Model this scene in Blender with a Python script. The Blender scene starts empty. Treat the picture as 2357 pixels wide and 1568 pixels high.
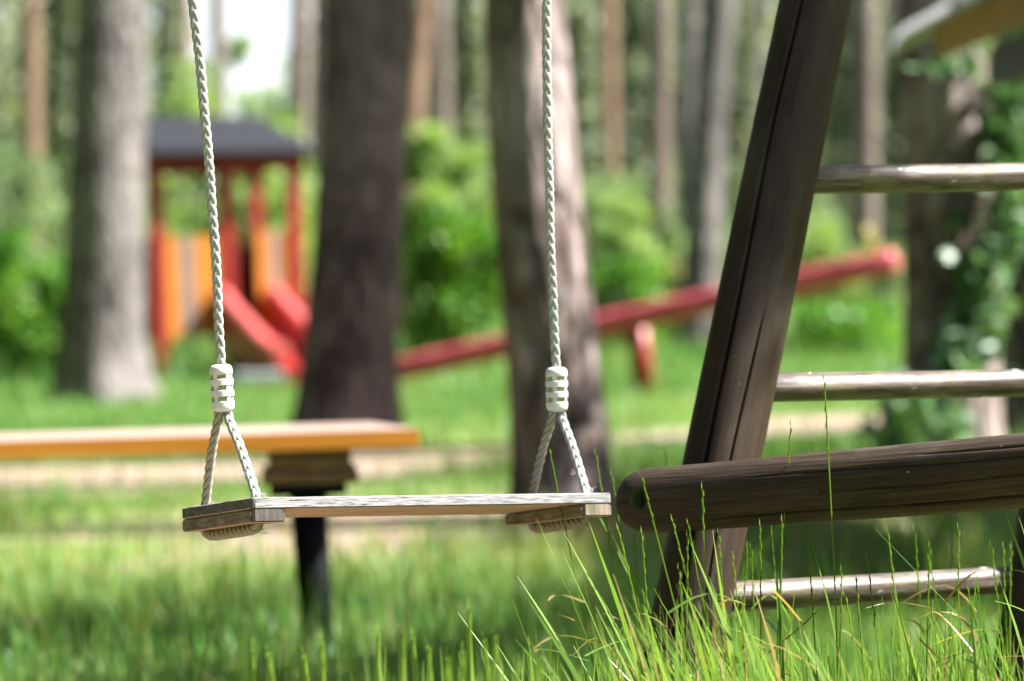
import bpy, bmesh, math, random
import numpy as np
from mathutils import Vector, Matrix
random.seed(7)
RNG = np.random.default_rng(11)
rad = math.radians
scene = bpy.context.scene
col = scene.collection

# ------------------------------------------------------------------ camera
CAM = Vector((0.0, 0.0, 0.75))
PITCH, ROLL = rad(1.116), rad(1.5)
FWD = Vector((0, math.cos(PITCH), -math.sin(PITCH)))
UP0 = Vector((0, math.sin(PITCH), math.cos(PITCH)))
RT0 = Vector((1, 0, 0))
RIGHT = RT0 * math.cos(ROLL) - UP0 * math.sin(ROLL)
UP = UP0 * math.cos(ROLL) + RT0 * math.sin(ROLL)
cd = bpy.data.cameras.new('camera')
cam = bpy.data.objects.new('camera', cd)
col.objects.link(cam)
cam.matrix_world = Matrix(((RIGHT.x, UP.x, -FWD.x, CAM.x), (RIGHT.y, UP.y, -FWD.y, CAM.y),
                           (RIGHT.z, UP.z, -FWD.z, CAM.z), (0, 0, 0, 1)))
cd.sensor_width = 36.0
cd.lens = 105.0
cd.clip_start = 0.05
cd.clip_end = 1500
cd.dof.use_dof = True
cd.dof.focus_distance = 3.14
cd.dof.aperture_fstop = 4.0
cd.dof.aperture_blades = 0
scene.camera = cam

# ------------------------------------------------------------------ sky, sun, exposure
SUN_EL, SUN_AZ = rad(50), rad(88)          # azimuth to the right of "straight behind the camera"
SUN = Vector((math.sin(SUN_AZ) * math.cos(SUN_EL), -math.cos(SUN_AZ) * math.cos(SUN_EL), math.sin(SUN_EL)))
world = bpy.data.worlds.new('World')
scene.world = world
world.use_nodes = True
wn = world.node_tree
wn.nodes.clear()
wo = wn.nodes.new('ShaderNodeOutputWorld')
wb = wn.nodes.new('ShaderNodeBackground')
ws = wn.nodes.new('ShaderNodeTexSky')
ws.sky_type = 'NISHITA'
ws.sun_disc = False
ws.sun_elevation = SUN_EL
ws.sun_rotation = math.atan2(SUN.x, SUN.y)
ws.dust_density = 2.5
wb.inputs[1].default_value = 0.05
# pale summer haze and cloud low along the whole horizon
wt = wn.nodes.new('ShaderNodeTexCoord')
wsx = wn.nodes.new('ShaderNodeSeparateXYZ')
wn.links.new(wt.outputs['Generated'], wsx.inputs[0])
wmr = wn.nodes.new('ShaderNodeMapRange')
wmr.interpolation_type = 'SMOOTHSTEP'
wmr.inputs[1].default_value = 0.24
wmr.inputs[2].default_value = 0.06
wmr.inputs[3].default_value = 0.0
wmr.inputs[4].default_value = 0.85
wn.links.new(wsx.outputs[2], wmr.inputs[0])
wmx = wn.nodes.new('ShaderNodeMix')
wmx.data_type = 'RGBA'
wn.links.new(wmr.outputs[0], wmx.inputs[0])
wn.links.new(ws.outputs[0], wmx.inputs[6])
wmx.inputs[7].default_value = (6.4, 6.7, 7.0, 1)
wn.links.new(wmx.outputs[2], wb.inputs[0])
wn.links.new(wb.outputs[0], wo.inputs[0])
sl = bpy.data.lights.new('sun', 'SUN')
sl.energy = 5.0
sl.angle = rad(0.53)
sl.color = (1.0, 0.98, 0.95)
so = bpy.data.objects.new('sun', sl)
col.objects.link(so)
so.rotation_euler = (-SUN).to_track_quat('-Z', 'Y').to_euler()
so.location = SUN * 40
scene.view_settings.view_transform = 'Standard'
scene.view_settings.look = 'None'
scene.view_settings.exposure = 2.38
scene.view_settings.gamma = 1.0
scene.view_settings.use_curve_mapping = False
scene.render.engine = 'CYCLES'
scene.cycles.use_denoising = True
scene.cycles.max_bounces = 7
scene.cycles.diffuse_bounces = 4
scene.cycles.transmission_bounces = 4
scene.cycles.caustics_reflective = False
scene.cycles.caustics_refractive = False
scene.cycles.sample_clamp_indirect = 6.0

# ------------------------------------------------------------------ helpers
FP = 105.0 / 36.0 * 2357.0


def P(x, y, d):
    """photo position (2357 x 1568 grid) at depth d metres -> world point"""
    return CAM + RIGHT * ((x - 1178.5) / FP * d) - UP * ((y - 784.0) / FP * d) + FWD * d


def camspace(v):
    return CAM + RIGHT * v[0] - UP * v[1] + FWD * v[2]


def ground_hit(x, y):
    r = P(x, y, 1.0) - CAM
    return CAM + r * (-CAM.z / r.z)


class MB:
    """collects polygons with loop UVs (metres) and material indices"""
    def __init__(self):
        self.v, self.f, self.uv, self.m, self.sm = [], [], [], [], []

    def poly(self, pts, uvs=None, m=0, smooth=False):
        b = len(self.v)
        self.v += [tuple(p) for p in pts]
        self.f.append(tuple(range(b, b + len(pts))))
        self.uv += uvs if uvs else [(0, 0)] * len(pts)
        self.m.append(m)
        self.sm.append(smooth)

    def rings(self, R, us, vs, closed=True, m=0, caps=True, smooth=True, skip=None, capm=None):
        """R: list of rings (each n points); us per ring, vs per point (n+1 values)"""
        b = len(self.v)
        n = len(R[0])
        for r in R:
            self.v += [tuple(p) for p in r]
        k = n if closed else n - 1
        for i in range(len(R) - 1):
            for j in range(k):
                if skip and skip(i, j):
                    continue
                j2 = (j + 1) % n
                self.f.append((b + i * n + j, b + i * n + j2, b + (i + 1) * n + j2, b + (i + 1) * n + j))
                self.uv += [(us[i], vs[j]), (us[i], vs[j + 1]), (us[i + 1], vs[j + 1]), (us[i + 1], vs[j])]
                self.m.append(m)
                self.sm.append(smooth)
        if caps and closed:
            for i, rev in ((0, True), (len(R) - 1, False)):
                idx = [b + i * n + j for j in range(n)]
                if rev:
                    idx.reverse()
                self.f.append(tuple(idx))
                c = Vector(R[i][0])
                self.uv += [((Vector(self.v[q]) - c).length, (self.v[q][2] - c.z) + 0.7 * self.v[q][0]) for q in idx]
                self.m.append(m if capm is None else capm)
                self.sm.append(False)

    def box(self, c, s, rot=None, m=0, bev=0.0):
        bm = bmesh.new()
        bmesh.ops.create_cube(bm, size=1.0)
        bmesh.ops.scale(bm, vec=s, verts=bm.verts)
        if bev > 0:
            bmesh.ops.bevel(bm, geom=bm.edges[:], offset=bev, segments=2, profile=0.6, affect='EDGES')
        M = Matrix.Translation(Vector(c)) @ (rot.to_4x4() if rot is not None else Matrix.Identity(4))
        ax = sorted(range(3), key=lambda i: -s[i])
        for f in bm.faces:
            pts = [v.co.copy() for v in f.verts]
            n = f.normal
            if abs(n[ax[0]]) > 0.8:
                uvs = [(p[ax[1]], p[ax[2]]) for p in pts]
            elif abs(n[ax[1]]) > 0.7:
                uvs = [(p[ax[0]] + 3.1, p[ax[2]] + 1.3) for p in pts]
            else:
                uvs = [(p[ax[0]], p[ax[1]]) for p in pts]
            self.poly([M @ p for p in pts], uvs, m, False)
        bm.free()

    def tube(self, pts, radii, n=12, m=0, caps=True, u0=0.0, ell=None):
        pts = [Vector(p) for p in pts]
        t0 = (pts[1] - pts[0]).normalized()
        ref = Vector((0, 0, 1)) if abs(t0.z) < 0.9 else Vector((1, 0, 0))
        nrm = t0.cross(ref).normalized()
        R, us, u = [], [], u0
        for i, p in enumerate(pts):
            t = (pts[min(i + 1, len(pts) - 1)] - pts[max(i - 1, 0)]).normalized()
            nrm = (nrm - t * nrm.dot(t)).normalized()
            bi = t.cross(nrm)
            if i:
                u += (p - pts[i - 1]).length
            r = radii[i] if hasattr(radii, '__len__') else radii
            R.append([p + (nrm * math.cos(a) + bi * math.sin(a) * (ell or 1.0)) * r for a in [2 * math.pi * j / n for j in range(n)]])
            us.append(u)
        rr = radii[0] if hasattr(radii, '__len__') else radii
        self.rings(R, us, [2 * math.pi * rr * j / n for j in range(n + 1)], True, m, caps)

    def build(self, name, mats, parent=None, origin=None):
        me = bpy.data.meshes.new(name)
        o = bpy.data.objects.new(name, me)
        off = world_loc(parent) if parent else Vector((0, 0, 0))
        loc = Vector(origin) if origin is not None else Vector((0, 0, 0))
        if parent:
            o.parent = parent
            loc = Vector((0, 0, 0))
        sh = off + loc
        me.from_pydata([(p[0] - sh.x, p[1] - sh.y, p[2] - sh.z) for p in self.v], [], self.f)
        ul = me.uv_layers.new(name='UVMap')
        ul.data.foreach_set('uv', np.array(self.uv, dtype=np.float32).ravel())
        me.polygons.foreach_set('material_index', self.m)
        me.polygons.foreach_set('use_smooth', self.sm)
        for mt in (mats if isinstance(mats, (list, tuple)) else [mats]):
            me.materials.append(mt)
        o.location = loc
        col.objects.link(o)
        me.update()
        return o


def world_loc(o):
    v = Vector((0, 0, 0))
    while o:
        v += o.location
        o = o.parent
    return v


def tag(o, label, cat=None, group=None, kind=None):
    if label:
        o['label'] = label
    if cat:
        o['category'] = cat
    if group:
        o['group'] = group
    if kind:
        o['kind'] = kind
    return o


def empty(name, loc, label, cat, group=None):
    o = bpy.data.objects.new(name, None)
    o.location = loc
    o.empty_display_size = 0.1
    col.objects.link(o)
    return tag(o, label, cat, group)


def fast_mesh(name, V, Q, tint, mat, parent=None, T=None):
    """numpy verts, quads (and triangles T) with a per-vertex float attribute 'tint'"""
    V = np.asarray(V, dtype=np.float32)
    if parent is not None:
        w = world_loc(parent)
        V = V - np.array([w.x, w.y, w.z], dtype=np.float32)
    me = bpy.data.meshes.new(name)
    nq = len(Q)
    nt = 0 if T is None else len(T)
    me.vertices.add(len(V))
    me.vertices.foreach_set('co', V.ravel())
    loops = np.asarray(Q, dtype=np.int32).ravel()
    if nt:
        loops = np.concatenate([loops, np.asarray(T, dtype=np.int32).ravel()])
    me.loops.add(len(loops))
    me.loops.foreach_set('vertex_index', loops)
    me.polygons.add(nq + nt)
    st = np.concatenate([np.arange(nq) * 4, nq * 4 + np.arange(nt) * 3]).astype(np.int32)
    me.polygons.foreach_set('loop_start', st)
    me.update(calc_edges=True)
    a = me.attributes.new('tint', 'FLOAT', 'POINT')
    a.data.foreach_set('value', np.asarray(tint, dtype=np.float32))
    me.materials.append(mat)
    o = bpy.data.objects.new(name, me)
    if parent is not None:
        o.parent = parent
    col.objects.link(o)
    return o


# ------------------------------------------------------------------ materials
def new_mat(name):
    m = bpy.data.materials.new(name)
    m.use_nodes = True
    nt = m.node_tree
    nt.nodes.clear()
    out = nt.nodes.new('ShaderNodeOutputMaterial')
    bs = nt.nodes.new('ShaderNodeBsdfPrincipled')
    nt.links.new(bs.outputs[0], out.inputs[0])
    return m, nt, bs, out


def ramp(nt, fac, stops):
    r = nt.nodes.new('ShaderNodeValToRGB')
    els = r.color_ramp.elements
    while len(els) < len(stops):
        els.new(0.5)
    for e, (p, c) in zip(els, stops):
        e.position = p
        e.color = (c[0], c[1], c[2], 1)
    nt.links.new(fac, r.inputs[0])
    return r.outputs[0]


def noise(nt, vec, scale, detail=5.0, rough=0.6, dist=0.0):
    n = nt.nodes.new('ShaderNodeTexNoise')
    n.inputs['Scale'].default_value = scale
    n.inputs['Detail'].default_value = detail
    n.inputs['Roughness'].default_value = rough
    n.inputs['Distortion'].default_value = dist
    if vec is not None:
        nt.links.new(vec, n.inputs['Vector'])
    return n.outputs['Fac']


def coords(nt, kind='Object', scale=(1, 1, 1), rot=(0, 0, 0)):
    t = nt.nodes.new('ShaderNodeTexCoord')
    mp = nt.nodes.new('ShaderNodeMapping')
    mp.inputs['Scale'].default_value = scale
    mp.inputs['Rotation'].default_value = rot
    nt.links.new(t.outputs[kind], mp.inputs[0])
    return mp.outputs[0]


def mixc(nt, fac, a, b, mode='MIX'):
    n = nt.nodes.new('ShaderNodeMix')
    n.data_type = 'RGBA'
    n.blend_type = mode
    for s, val in ((0, fac), (6, a), (7, b)):
        if isinstance(val, (int, float)):
            n.inputs[s].default_value = val
        elif isinstance(val, tuple):
            n.inputs[s].default_value = (val[0], val[1], val[2], 1)
        else:
            nt.links.new(val, n.inputs[s])
    return n.outputs[2]


def bump(nt, bs, h, strength, dist):
    b = nt.nodes.new('ShaderNodeBump')
    b.inputs['Strength'].default_value = strength
    b.inputs['Distance'].default_value = dist
    nt.links.new(h, b.inputs['Height'])
    nt.links.new(b.outputs[0], bs.inputs['Normal'])


def wood(name, stops, su=9, sv=220, rough=0.75, bstr=0.5, bdist=0.001, patch=None, specks=None, spec=0.4, sheen=None):
    """grain runs along U (metres)"""
    m, nt, bs, out = new_mat(name)
    g = noise(nt, coords(nt, 'UV', (su, sv, 1)), 1.0, 7, 0.65, 0.4)
    c = ramp(nt, g, stops)
    if patch:
        pc, psc, p0, p1 = patch
        f = noise(nt, coords(nt, 'UV', (psc * 0.6, psc, 1)), 1.0, 4, 0.6)
        c = mixc(nt, ramp(nt, f, [(p0, (0, 0, 0)), (p1, (1, 1, 1))]), c, pc)
    if specks:
        sc_, ssc, s0, s1 = specks
        f = noise(nt, coords(nt, 'UV', (ssc * 0.7, ssc, 1)), 1.0, 2, 0.5)
        c = mixc(nt, ramp(nt, f, [(s0, (0, 0, 0)), (s1, (1, 1, 1))]), c, sc_)
    nt.links.new(c, bs.inputs['Base Color'])
    bs.inputs['Roughness'].default_value = rough
    bs.inputs['Specular IOR Level'].default_value = spec
    if sheen:
        rr = ramp(nt, noise(nt, coords(nt, 'UV', (20, 60, 1)), 1.0, 4, 0.6), [(0.35, (sheen[0],) * 3), (0.65, (sheen[1],) * 3)])
        nt.links.new(rr, bs.inputs['Roughness'])
    bump(nt, bs, g, bstr, bdist)
    return m


def plain(name, c, rough=0.5, var=0.15, scale=12, bstr=0.0, bdist=0.002, spec=0.5, metallic=0.0, c2=None):
    m, nt, bs, out = new_mat(name)
    n = noise(nt, coords(nt, 'Object'), scale, 5, 0.6)
    c2 = c2 or tuple(x * (1 - var) for x in c)
    nt.links.new(ramp(nt, n, [(0.35, c2), (0.65, c)]), bs.inputs['Base Color'])
    bs.inputs['Roughness'].default_value = rough
    bs.inputs['Specular IOR Level'].default_value = spec
    bs.inputs['Metallic'].default_value = metallic
    if bstr:
        bump(nt, bs, n, bstr, bdist)
    return m


def bark(name, c_deep, c_mid, c_light, scale=14):
    m, nt, bs, out = new_mat(name)
    v = coords(nt, 'Object', (1, 1, 0.28))
    vo = nt.nodes.new('ShaderNodeTexVoronoi')
    vo.feature = 'DISTANCE_TO_EDGE'
    vo.inputs['Scale'].default_value = scale
    nzv = nt.nodes.new('ShaderNodeTexNoise')
    nzv.inputs['Scale'].default_value = 6
    nt.links.new(v, nzv.inputs['Vector'])
    vm = nt.nodes.new('ShaderNodeVectorMath')
    vm.operation = 'MULTIPLY_ADD'
    nt.links.new(nzv.outputs['Color'], vm.inputs[0])
    vm.inputs[1].default_value = (0.18, 0.18, 0.18)
    nt.links.new(v, vm.inputs[2])
    nt.links.new(vm.outputs[0], vo.inputs['Vector'])
    n1 = noise(nt, v, 22, 6, 0.65)
    n2 = noise(nt, coords(nt, 'Object'), 1.7, 3, 0.5)
    base = ramp(nt, n1, [(0.32, c_deep), (0.5, c_mid), (0.68, c_light)])
    base = mixc(nt, ramp(nt, vo.outputs['Distance'], [(0.0, (1, 1, 1)), (0.14, (0, 0, 0))]), base, c_deep)
    base = mixc(nt, ramp(nt, n2, [(0.42, (0, 0, 0)), (0.62, (0.5, 0.5, 0.5))]), base, c_light)
    nt.links.new(base, bs.inputs['Base Color'])
    bs.inputs['Roughness'].default_value = 0.9
    bs.inputs['Specular IOR Level'].default_value = 0.2
    ad = nt.nodes.new('ShaderNodeMath')
    ad.operation = 'ADD'
    nt.links.new(ramp(nt, vo.outputs['Distance'], [(0.0, (0, 0, 0)), (0.2, (1, 1, 1))]), ad.inputs[0])
    nt.links.new(n1, ad.inputs[1])
    bump(nt, bs, ad.outputs[0], 0.8, 0.02)
    return m


def leafy(name, stops, trans=0.4, rough=0.45, tr_tint=(1.1, 1.15, 0.6), spec=0.35):
    """leaf shader driven by the per-vertex tint of each leaf"""
    m, nt, bs, out = new_mat(name)
    a = nt.nodes.new('ShaderNodeAttribute')
    a.attribute_name = 'tint'
    c = ramp(nt, a.outputs['Fac'], stops)
    nt.links.new(c, bs.inputs['Base Color'])
    bs.inputs['Roughness'].default_value = rough
    bs.inputs['Specular IOR Level'].default_value = spec
    tr = nt.nodes.new('ShaderNodeBsdfTranslucent')
    nt.links.new(mixc(nt, 1.0, c, tr_tint, 'MULTIPLY'), tr.inputs[0])
    mx = nt.nodes.new('ShaderNodeMixShader')
    mx.inputs[0].default_value = trans
    nt.links.new(bs.outputs[0], mx.inputs[1])
    nt.links.new(tr.outputs[0], mx.inputs[2])
    nt.links.new(mx.outputs[0], out.inputs[0])
    return m


M = {}
M['seat_top'] = wood('weathered_seat_wood', [(0.38, (0.03, 0.028, 0.027)), (0.45, (0.13, 0.125, 0.123)), (0.55, (0.205, 0.198, 0.196)), (0.7, (0.26, 0.253, 0.25))],
                     su=42, sv=640, rough=0.8, bstr=0.6, bdist=0.0006, specks=((0.15, 0.14, 0.13), 300, 0.68, 0.73))
M['seat_end'] = wood('dark_end_grain', [(0.3, (0.028, 0.025, 0.026)), (0.5, (0.072, 0.068, 0.068)), (0.72, (0.14, 0.13, 0.13))],
                     su=90, sv=150, rough=0.85, bstr=0.6, bdist=0.0008, patch=((0.06, 0.07, 0.035), 60, 0.5, 0.7), specks=((0.25, 0.25, 0.24), 500, 0.68, 0.75))
M['seat_under'] = wood('bare_underside_wood', [(0.3, (0.20, 0.10, 0.06)), (0.5, (0.50, 0.33, 0.225)), (0.7, (0.60, 0.42, 0.30))],
                       su=12, sv=260, rough=0.8, bstr=0.4, bdist=0.0005, specks=((0.05, 0.03, 0.02), 330, 0.70, 0.76))
M['cleat'] = wood('mossy_cleat_wood', [(0.3, (0.05, 0.036, 0.025)), (0.5, (0.16, 0.122, 0.09)), (0.7, (0.27, 0.22, 0.175))],
                  su=30, sv=260, rough=0.85, bstr=0.7, bdist=0.0008, patch=((0.06, 0.06, 0.028), 45, 0.45, 0.68), specks=((0.4, 0.38, 0.33), 420, 0.66, 0.74))
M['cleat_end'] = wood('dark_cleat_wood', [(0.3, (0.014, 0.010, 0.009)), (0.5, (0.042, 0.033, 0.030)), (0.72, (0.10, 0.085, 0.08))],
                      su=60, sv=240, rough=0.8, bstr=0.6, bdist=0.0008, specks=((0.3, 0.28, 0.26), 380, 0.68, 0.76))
M['log'] = wood('dark_stained_log', [(0.30, (0.009, 0.0056, 0.0032)), (0.5, (0.030, 0.0192, 0.0108)), (0.72, (0.064, 0.0440, 0.028))],
                su=7, sv=170, rough=0.62, bstr=0.55, bdist=0.0025, patch=((0.065, 0.052, 0.041), 9, 0.55, 0.75),
                specks=((0.24, 0.20, 0.15), 130, 0.725, 0.78), spec=0.22)
M['post'] = wood('brown_stained_post', [(0.28, (0.012, 0.0062, 0.0030)), (0.5, (0.022, 0.0122, 0.0060)), (0.72, (0.034, 0.0200, 0.0105))],
                 su=5, sv=120, rough=0.6, bstr=0.22, bdist=0.002, patch=((0.055, 0.045, 0.032), 7, 0.5, 0.75),
                 specks=((0.26, 0.20, 0.14), 120, 0.735, 0.78), spec=0.22)
M['rung'] = wood('worn_painted_rung', [(0.35, (0.018, 0.011, 0.007)), (0.5, (0.07, 0.049, 0.037)), (0.66, (0.15, 0.116, 0.097))],
                 su=14, sv=110, rough=0.4, bstr=0.6, bdist=0.0018, patch=((0.13, 0.12, 0.04), 22, 0.5, 0.72),
                 specks=((0.62, 0.6, 0.56), 55, 0.68, 0.73), spec=0.4, sheen=(0.36, 0.68))
M['hole'] = plain('mossy_bolt_recess', (0.05, 0.075, 0.015), 0.9, 0.5, 90)  # moss-green lining of the bolt hole


def rope_mat():
    m, nt, bs, out = new_mat('white_nylon_rope')
    fib = noise(nt, coords(nt, 'UV', (40, 2600, 1)), 1.0, 4, 0.6)
    d = noise(nt, coords(nt, 'UV', (30, 260, 1)), 1.0, 4, 0.6)
    c = ramp(nt, fib, [(0.3, (0.24, 0.24, 0.235)), (0.55, (0.34, 0.34, 0.335)), (0.75, (0.42, 0.42, 0.415))])
    c = mixc(nt, ramp(nt, d, [(0.44, (0, 0, 0)), (0.66, (0.8, 0.8, 0.8))]), c, (0.215, 0.195, 0.14))
    nt.links.new(c, bs.inputs['Base Color'])
    bs.inputs['Roughness'].default_value = 0.55
    bs.inputs['Subsurface Weight'].default_value = 0.08
    bs.inputs['Subsurface Radius'].default_value = (0.002, 0.002, 0.002)
    bump(nt, bs, fib, 0.35, 0.0004)
    return m


def worn_rope_mat():
    m, nt, bs, out = new_mat('dirty_nylon_rope')
    fib = noise(nt, coords(nt, 'UV', (40, 2600, 1)), 1.0, 4, 0.6)
    d = noise(nt, coords(nt, 'UV', (24, 200, 1)), 1.0, 4, 0.6)
    c = ramp(nt, fib, [(0.3, (0.20, 0.175, 0.135)), (0.55, (0.30, 0.27, 0.22)), (0.75, (0.38, 0.345, 0.29))])
    c = mixc(nt, ramp(nt, d, [(0.48, (0, 0, 0)), (0.7, (0.7, 0.7, 0.7))]), c, (0.20, 0.165, 0.08))
    nt.links.new(c, bs.inputs['Base Color'])
    bs.inputs['Roughness'].default_value = 0.7
    bump(nt, bs, fib, 0.35, 0.0004)
    return m


M['rope'] = rope_mat()
M['rope_dirty'] = worn_rope_mat()
M['plastic'] = plain('white_clamp_plastic', (0.66, 0.64, 0.67), 0.34, 0.06, 55, spec=0.5, c2=(0.50, 0.50, 0.47))
M['dirt_rope'] = plain('algae_stained_rope', (0.50, 0.47, 0.27), 0.9, 0.0, 520, c2=(0.13, 0.11, 0.03))
M['bench_orange'] = wood('orange_glazed_plank', [(0.3, (0.42, 0.14, 0.013)), (0.5, (0.66, 0.24, 0.020)), (0.7, (0.72, 0.30, 0.04))], su=3, sv=60, rough=0.5, bstr=0.3, bdist=0.001)
M['bench_top'] = wood('bleached_plank_top', [(0.3, (0.16, 0.105, 0.075)), (0.5, (0.24, 0.175, 0.14)), (0.7, (0.31, 0.24, 0.20))], su=4, sv=70, rough=0.6, bstr=0.4, bdist=0.001)
M['block'] = wood('dark_oak_block', [(0.3, (0.10, 0.045, 0.014)), (0.5, (0.22, 0.105, 0.035)), (0.7, (0.36, 0.19, 0.09))], su=8, sv=50, rough=0.6, bstr=0.4, bdist=0.002)
M['steel'] = plain('black_painted_steel', (0.0025, 0.003, 0.0035), 0.7, 0.3, 30, spec=0.12)
M['steel_green'] = plain('green_painted_foot', (0.01, 0.07, 0.04), 0.5, 0.3, 30)
M['red_paint'] = plain('dark_red_paint', (0.27, 0.012, 0.010), 0.45, 0.35, 9)
M['red_slide'] = plain('red_slide_plastic', (0.36, 0.016, 0.013), 0.33, 0.12, 6, spec=0.7)
M['orange_board'] = wood('orange_board', [(0.3, (0.36, 0.115, 0.010)), (0.5, (0.48, 0.175, 0.015)), (0.7, (0.55, 0.22, 0.025))], su=3, sv=50, rough=0.55)
M['red_board'] = wood('dark_red_board', [(0.3, (0.10, 0.010, 0.008)), (0.5, (0.16, 0.016, 0.012)), (0.7, (0.20, 0.024, 0.016))], su=3, sv=50, rough=0.7)
M['grey_board'] = wood('grey_board', [(0.3, (0.14, 0.10, 0.08)), (0.5, (0.22, 0.165, 0.14)), (0.7, (0.28, 0.22, 0.19))], su=3, sv=50, rough=0.7)
M['brown_board'] = wood('brown_board', [(0.3, (0.15, 0.05, 0.015)), (0.5, (0.25, 0.09, 0.03)), (0.7, (0.30, 0.12, 0.05))], su=3, sv=50, rough=0.7)
M['roof_felt'] = plain('charcoal_roof_felt', (0.016, 0.017, 0.021), 0.9, 0.25, 25, 0.3, 0.003, spec=0.15)
M['grey_slab'] = plain('grey_slab', (0.20, 0.22, 0.23), 0.6, 0.3, 20)
M['beam_pink'] = plain('faded_red_beam_paint', (0.42, 0.065, 0.085), 0.42, 0.25, 7, 0.1, 0.004, c2=(0.30, 0.03, 0.045))
M['yellow'] = plain('yellow_handle_paint', (0.36, 0.34, 0.05), 0.45, 0.15, 10)
M['corrugated'] = plain('pale_corrugated_sheet', (0.40, 0.41, 0.42), 0.6, 0.25, 18)
M['fascia'] = wood('tan_fascia_wood', [(0.3, (0.22, 0.12, 0.045)), (0.5, (0.34, 0.20, 0.08)), (0.7, (0.42, 0.27, 0.12))], su=3, sv=40, rough=0.7)
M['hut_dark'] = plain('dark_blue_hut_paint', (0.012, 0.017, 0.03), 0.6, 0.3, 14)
M['bark_grey'] = bark('grey_pine_bark', (0.04, 0.035, 0.033), (0.125, 0.108, 0.102), (0.25, 0.222, 0.212), 14)
M['bark_brown'] = bark('brown_pine_bark', (0.018, 0.013, 0.012), (0.080, 0.061, 0.056), (0.19, 0.155, 0.145), 13)
M['bark_rich'] = bark('plated_pine_bark', (0.04, 0.026, 0.020), (0.15, 0.11, 0.093), (0.40, 0.33, 0.31), 12)
M['bark_orange'] = bark('orange_pine_bark', (0.11, 0.062, 0.038), (0.20, 0.120, 0.080), (0.26, 0.172, 0.122), 8)
M['bark_pink'] = bark('pinkish_pine_bark', (0.085, 0.062, 0.052), (0.155, 0.118, 0.103), (0.215, 0.172, 0.155), 8)
M['grass'] = leafy('grass_blades', [(0.0, (0.30, 0.20, 0.08)), (0.06, (0.26, 0.20, 0.06)), (0.10, (0.075, 0.14, 0.020)), (0.5, (0.105, 0.20, 0.026)), (1.0, (0.18, 0.28, 0.05))], 0.45, 0.35, spec=0.5)
M['turf'] = leafy('turf_blades', [(0.0, (0.36, 0.30, 0.13)), (0.10, (0.26, 0.26, 0.08)), (0.16, (0.058, 0.15, 0.030)), (0.6, (0.098, 0.215, 0.048)), (1.0, (0.22, 0.31, 0.10))], 0.40, 0.45)
M['leaf_light'] = leafy('light_leaves', [(0.0, (0.14, 0.22, 0.06)), (0.5, (0.21, 0.31, 0.09)), (1.0, (0.31, 0.41, 0.18))], 0.55, 0.5)
M['leaf_deep'] = leafy('deep_green_leaves', [(0.0, (0.04, 0.13, 0.014)), (0.5, (0.08, 0.21, 0.02)), (1.0, (0.16, 0.30, 0.03))], 0.45, 0.45)
M['leaf_mid'] = leafy('soft_green_leaves', [(0.0, (0.12, 0.18, 0.085)), (0.5, (0.17, 0.24, 0.12)), (1.0, (0.24, 0.30, 0.17))], 0.5, 0.6)
M['needles'] = leafy('haze_paled_needles', [(0.0, (0.085, 0.115, 0.068)), (0.5, (0.14, 0.17, 0.10)), (1.0, (0.23, 0.245, 0.145))], 0.3, 0.6)  # foliage colour paled to stand for haze in the far wood
M['needles_dark'] = leafy('dark_wood_foliage', [(0.0, (0.025, 0.045, 0.022)), (0.5, (0.045, 0.07, 0.034)), (1.0, (0.08, 0.10, 0.05))], 0.25, 0.6)
M['ivy'] = leafy('ivy_leaves', [(0.0, (0.03, 0.08, 0.022)), (0.5, (0.075, 0.16, 0.06)), (1.0, (0.14, 0.22, 0.11))], 0.25, 0.42, spec=0.45)


M['red_rim'] = plain('painted_sheen_red_rim', (0.52, 0.10, 0.095), 0.3, 0.15, 6, spec=0.7)  # paler red stands in for the sheen along the slide's top rims
_b = M['red_slide'].node_tree.nodes['Principled BSDF']
_b.inputs['Coat Weight'].default_value = 0.7
_b.inputs['Coat Roughness'].default_value = 0.22


def ground_mat():
    m, nt, bs, out = new_mat('grassy_sandy_soil')
    a = nt.nodes.new('ShaderNodeAttribute')
    a.attribute_name = 'sand'
    o1 = coords(nt, 'Object')
    n1 = noise(nt, o1, 3.2, 6, 0.65)
    n2 = noise(nt, o1, 28, 4, 0.6)
    green = ramp(nt, n1, [(0.3, (0.065, 0.11, 0.022)), (0.55, (0.11, 0.165, 0.038)), (0.72, (0.20, 0.20, 0.075))])
    sand = ramp(nt, n2, [(0.3, (0.17, 0.112, 0.085)), (0.55, (0.25, 0.178, 0.142)), (0.75, (0.32, 0.24, 0.198))])
    ad = nt.nodes.new('ShaderNodeMath')
    ad.operation = 'ADD'
    nt.links.new(a.outputs['Fac'], ad.inputs[0])
    sb = nt.nodes.new('ShaderNodeMath')
    sb.operation = 'MULTIPLY_ADD'
    nt.links.new(n1, sb.inputs[0])
    sb.inputs[1].default_value = 0.9
    sb.inputs[2].default_value = -0.45
    nt.links.new(sb.outputs[0], ad.inputs[1])
    f = ramp(nt, ad.outputs[0], [(0.35, (0, 0, 0)), (0.65, (1, 1, 1))])
    nt.links.new(mixc(nt, f, green, sand), bs.inputs['Base Color'])
    bs.inputs['Roughness'].default_value = 0.95
    bs.inputs['Specular IOR Level'].default_value = 0.15
    bump(nt, bs, n2, 0.6, 0.02)
    return m


M['ground'] = ground_mat()


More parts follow.
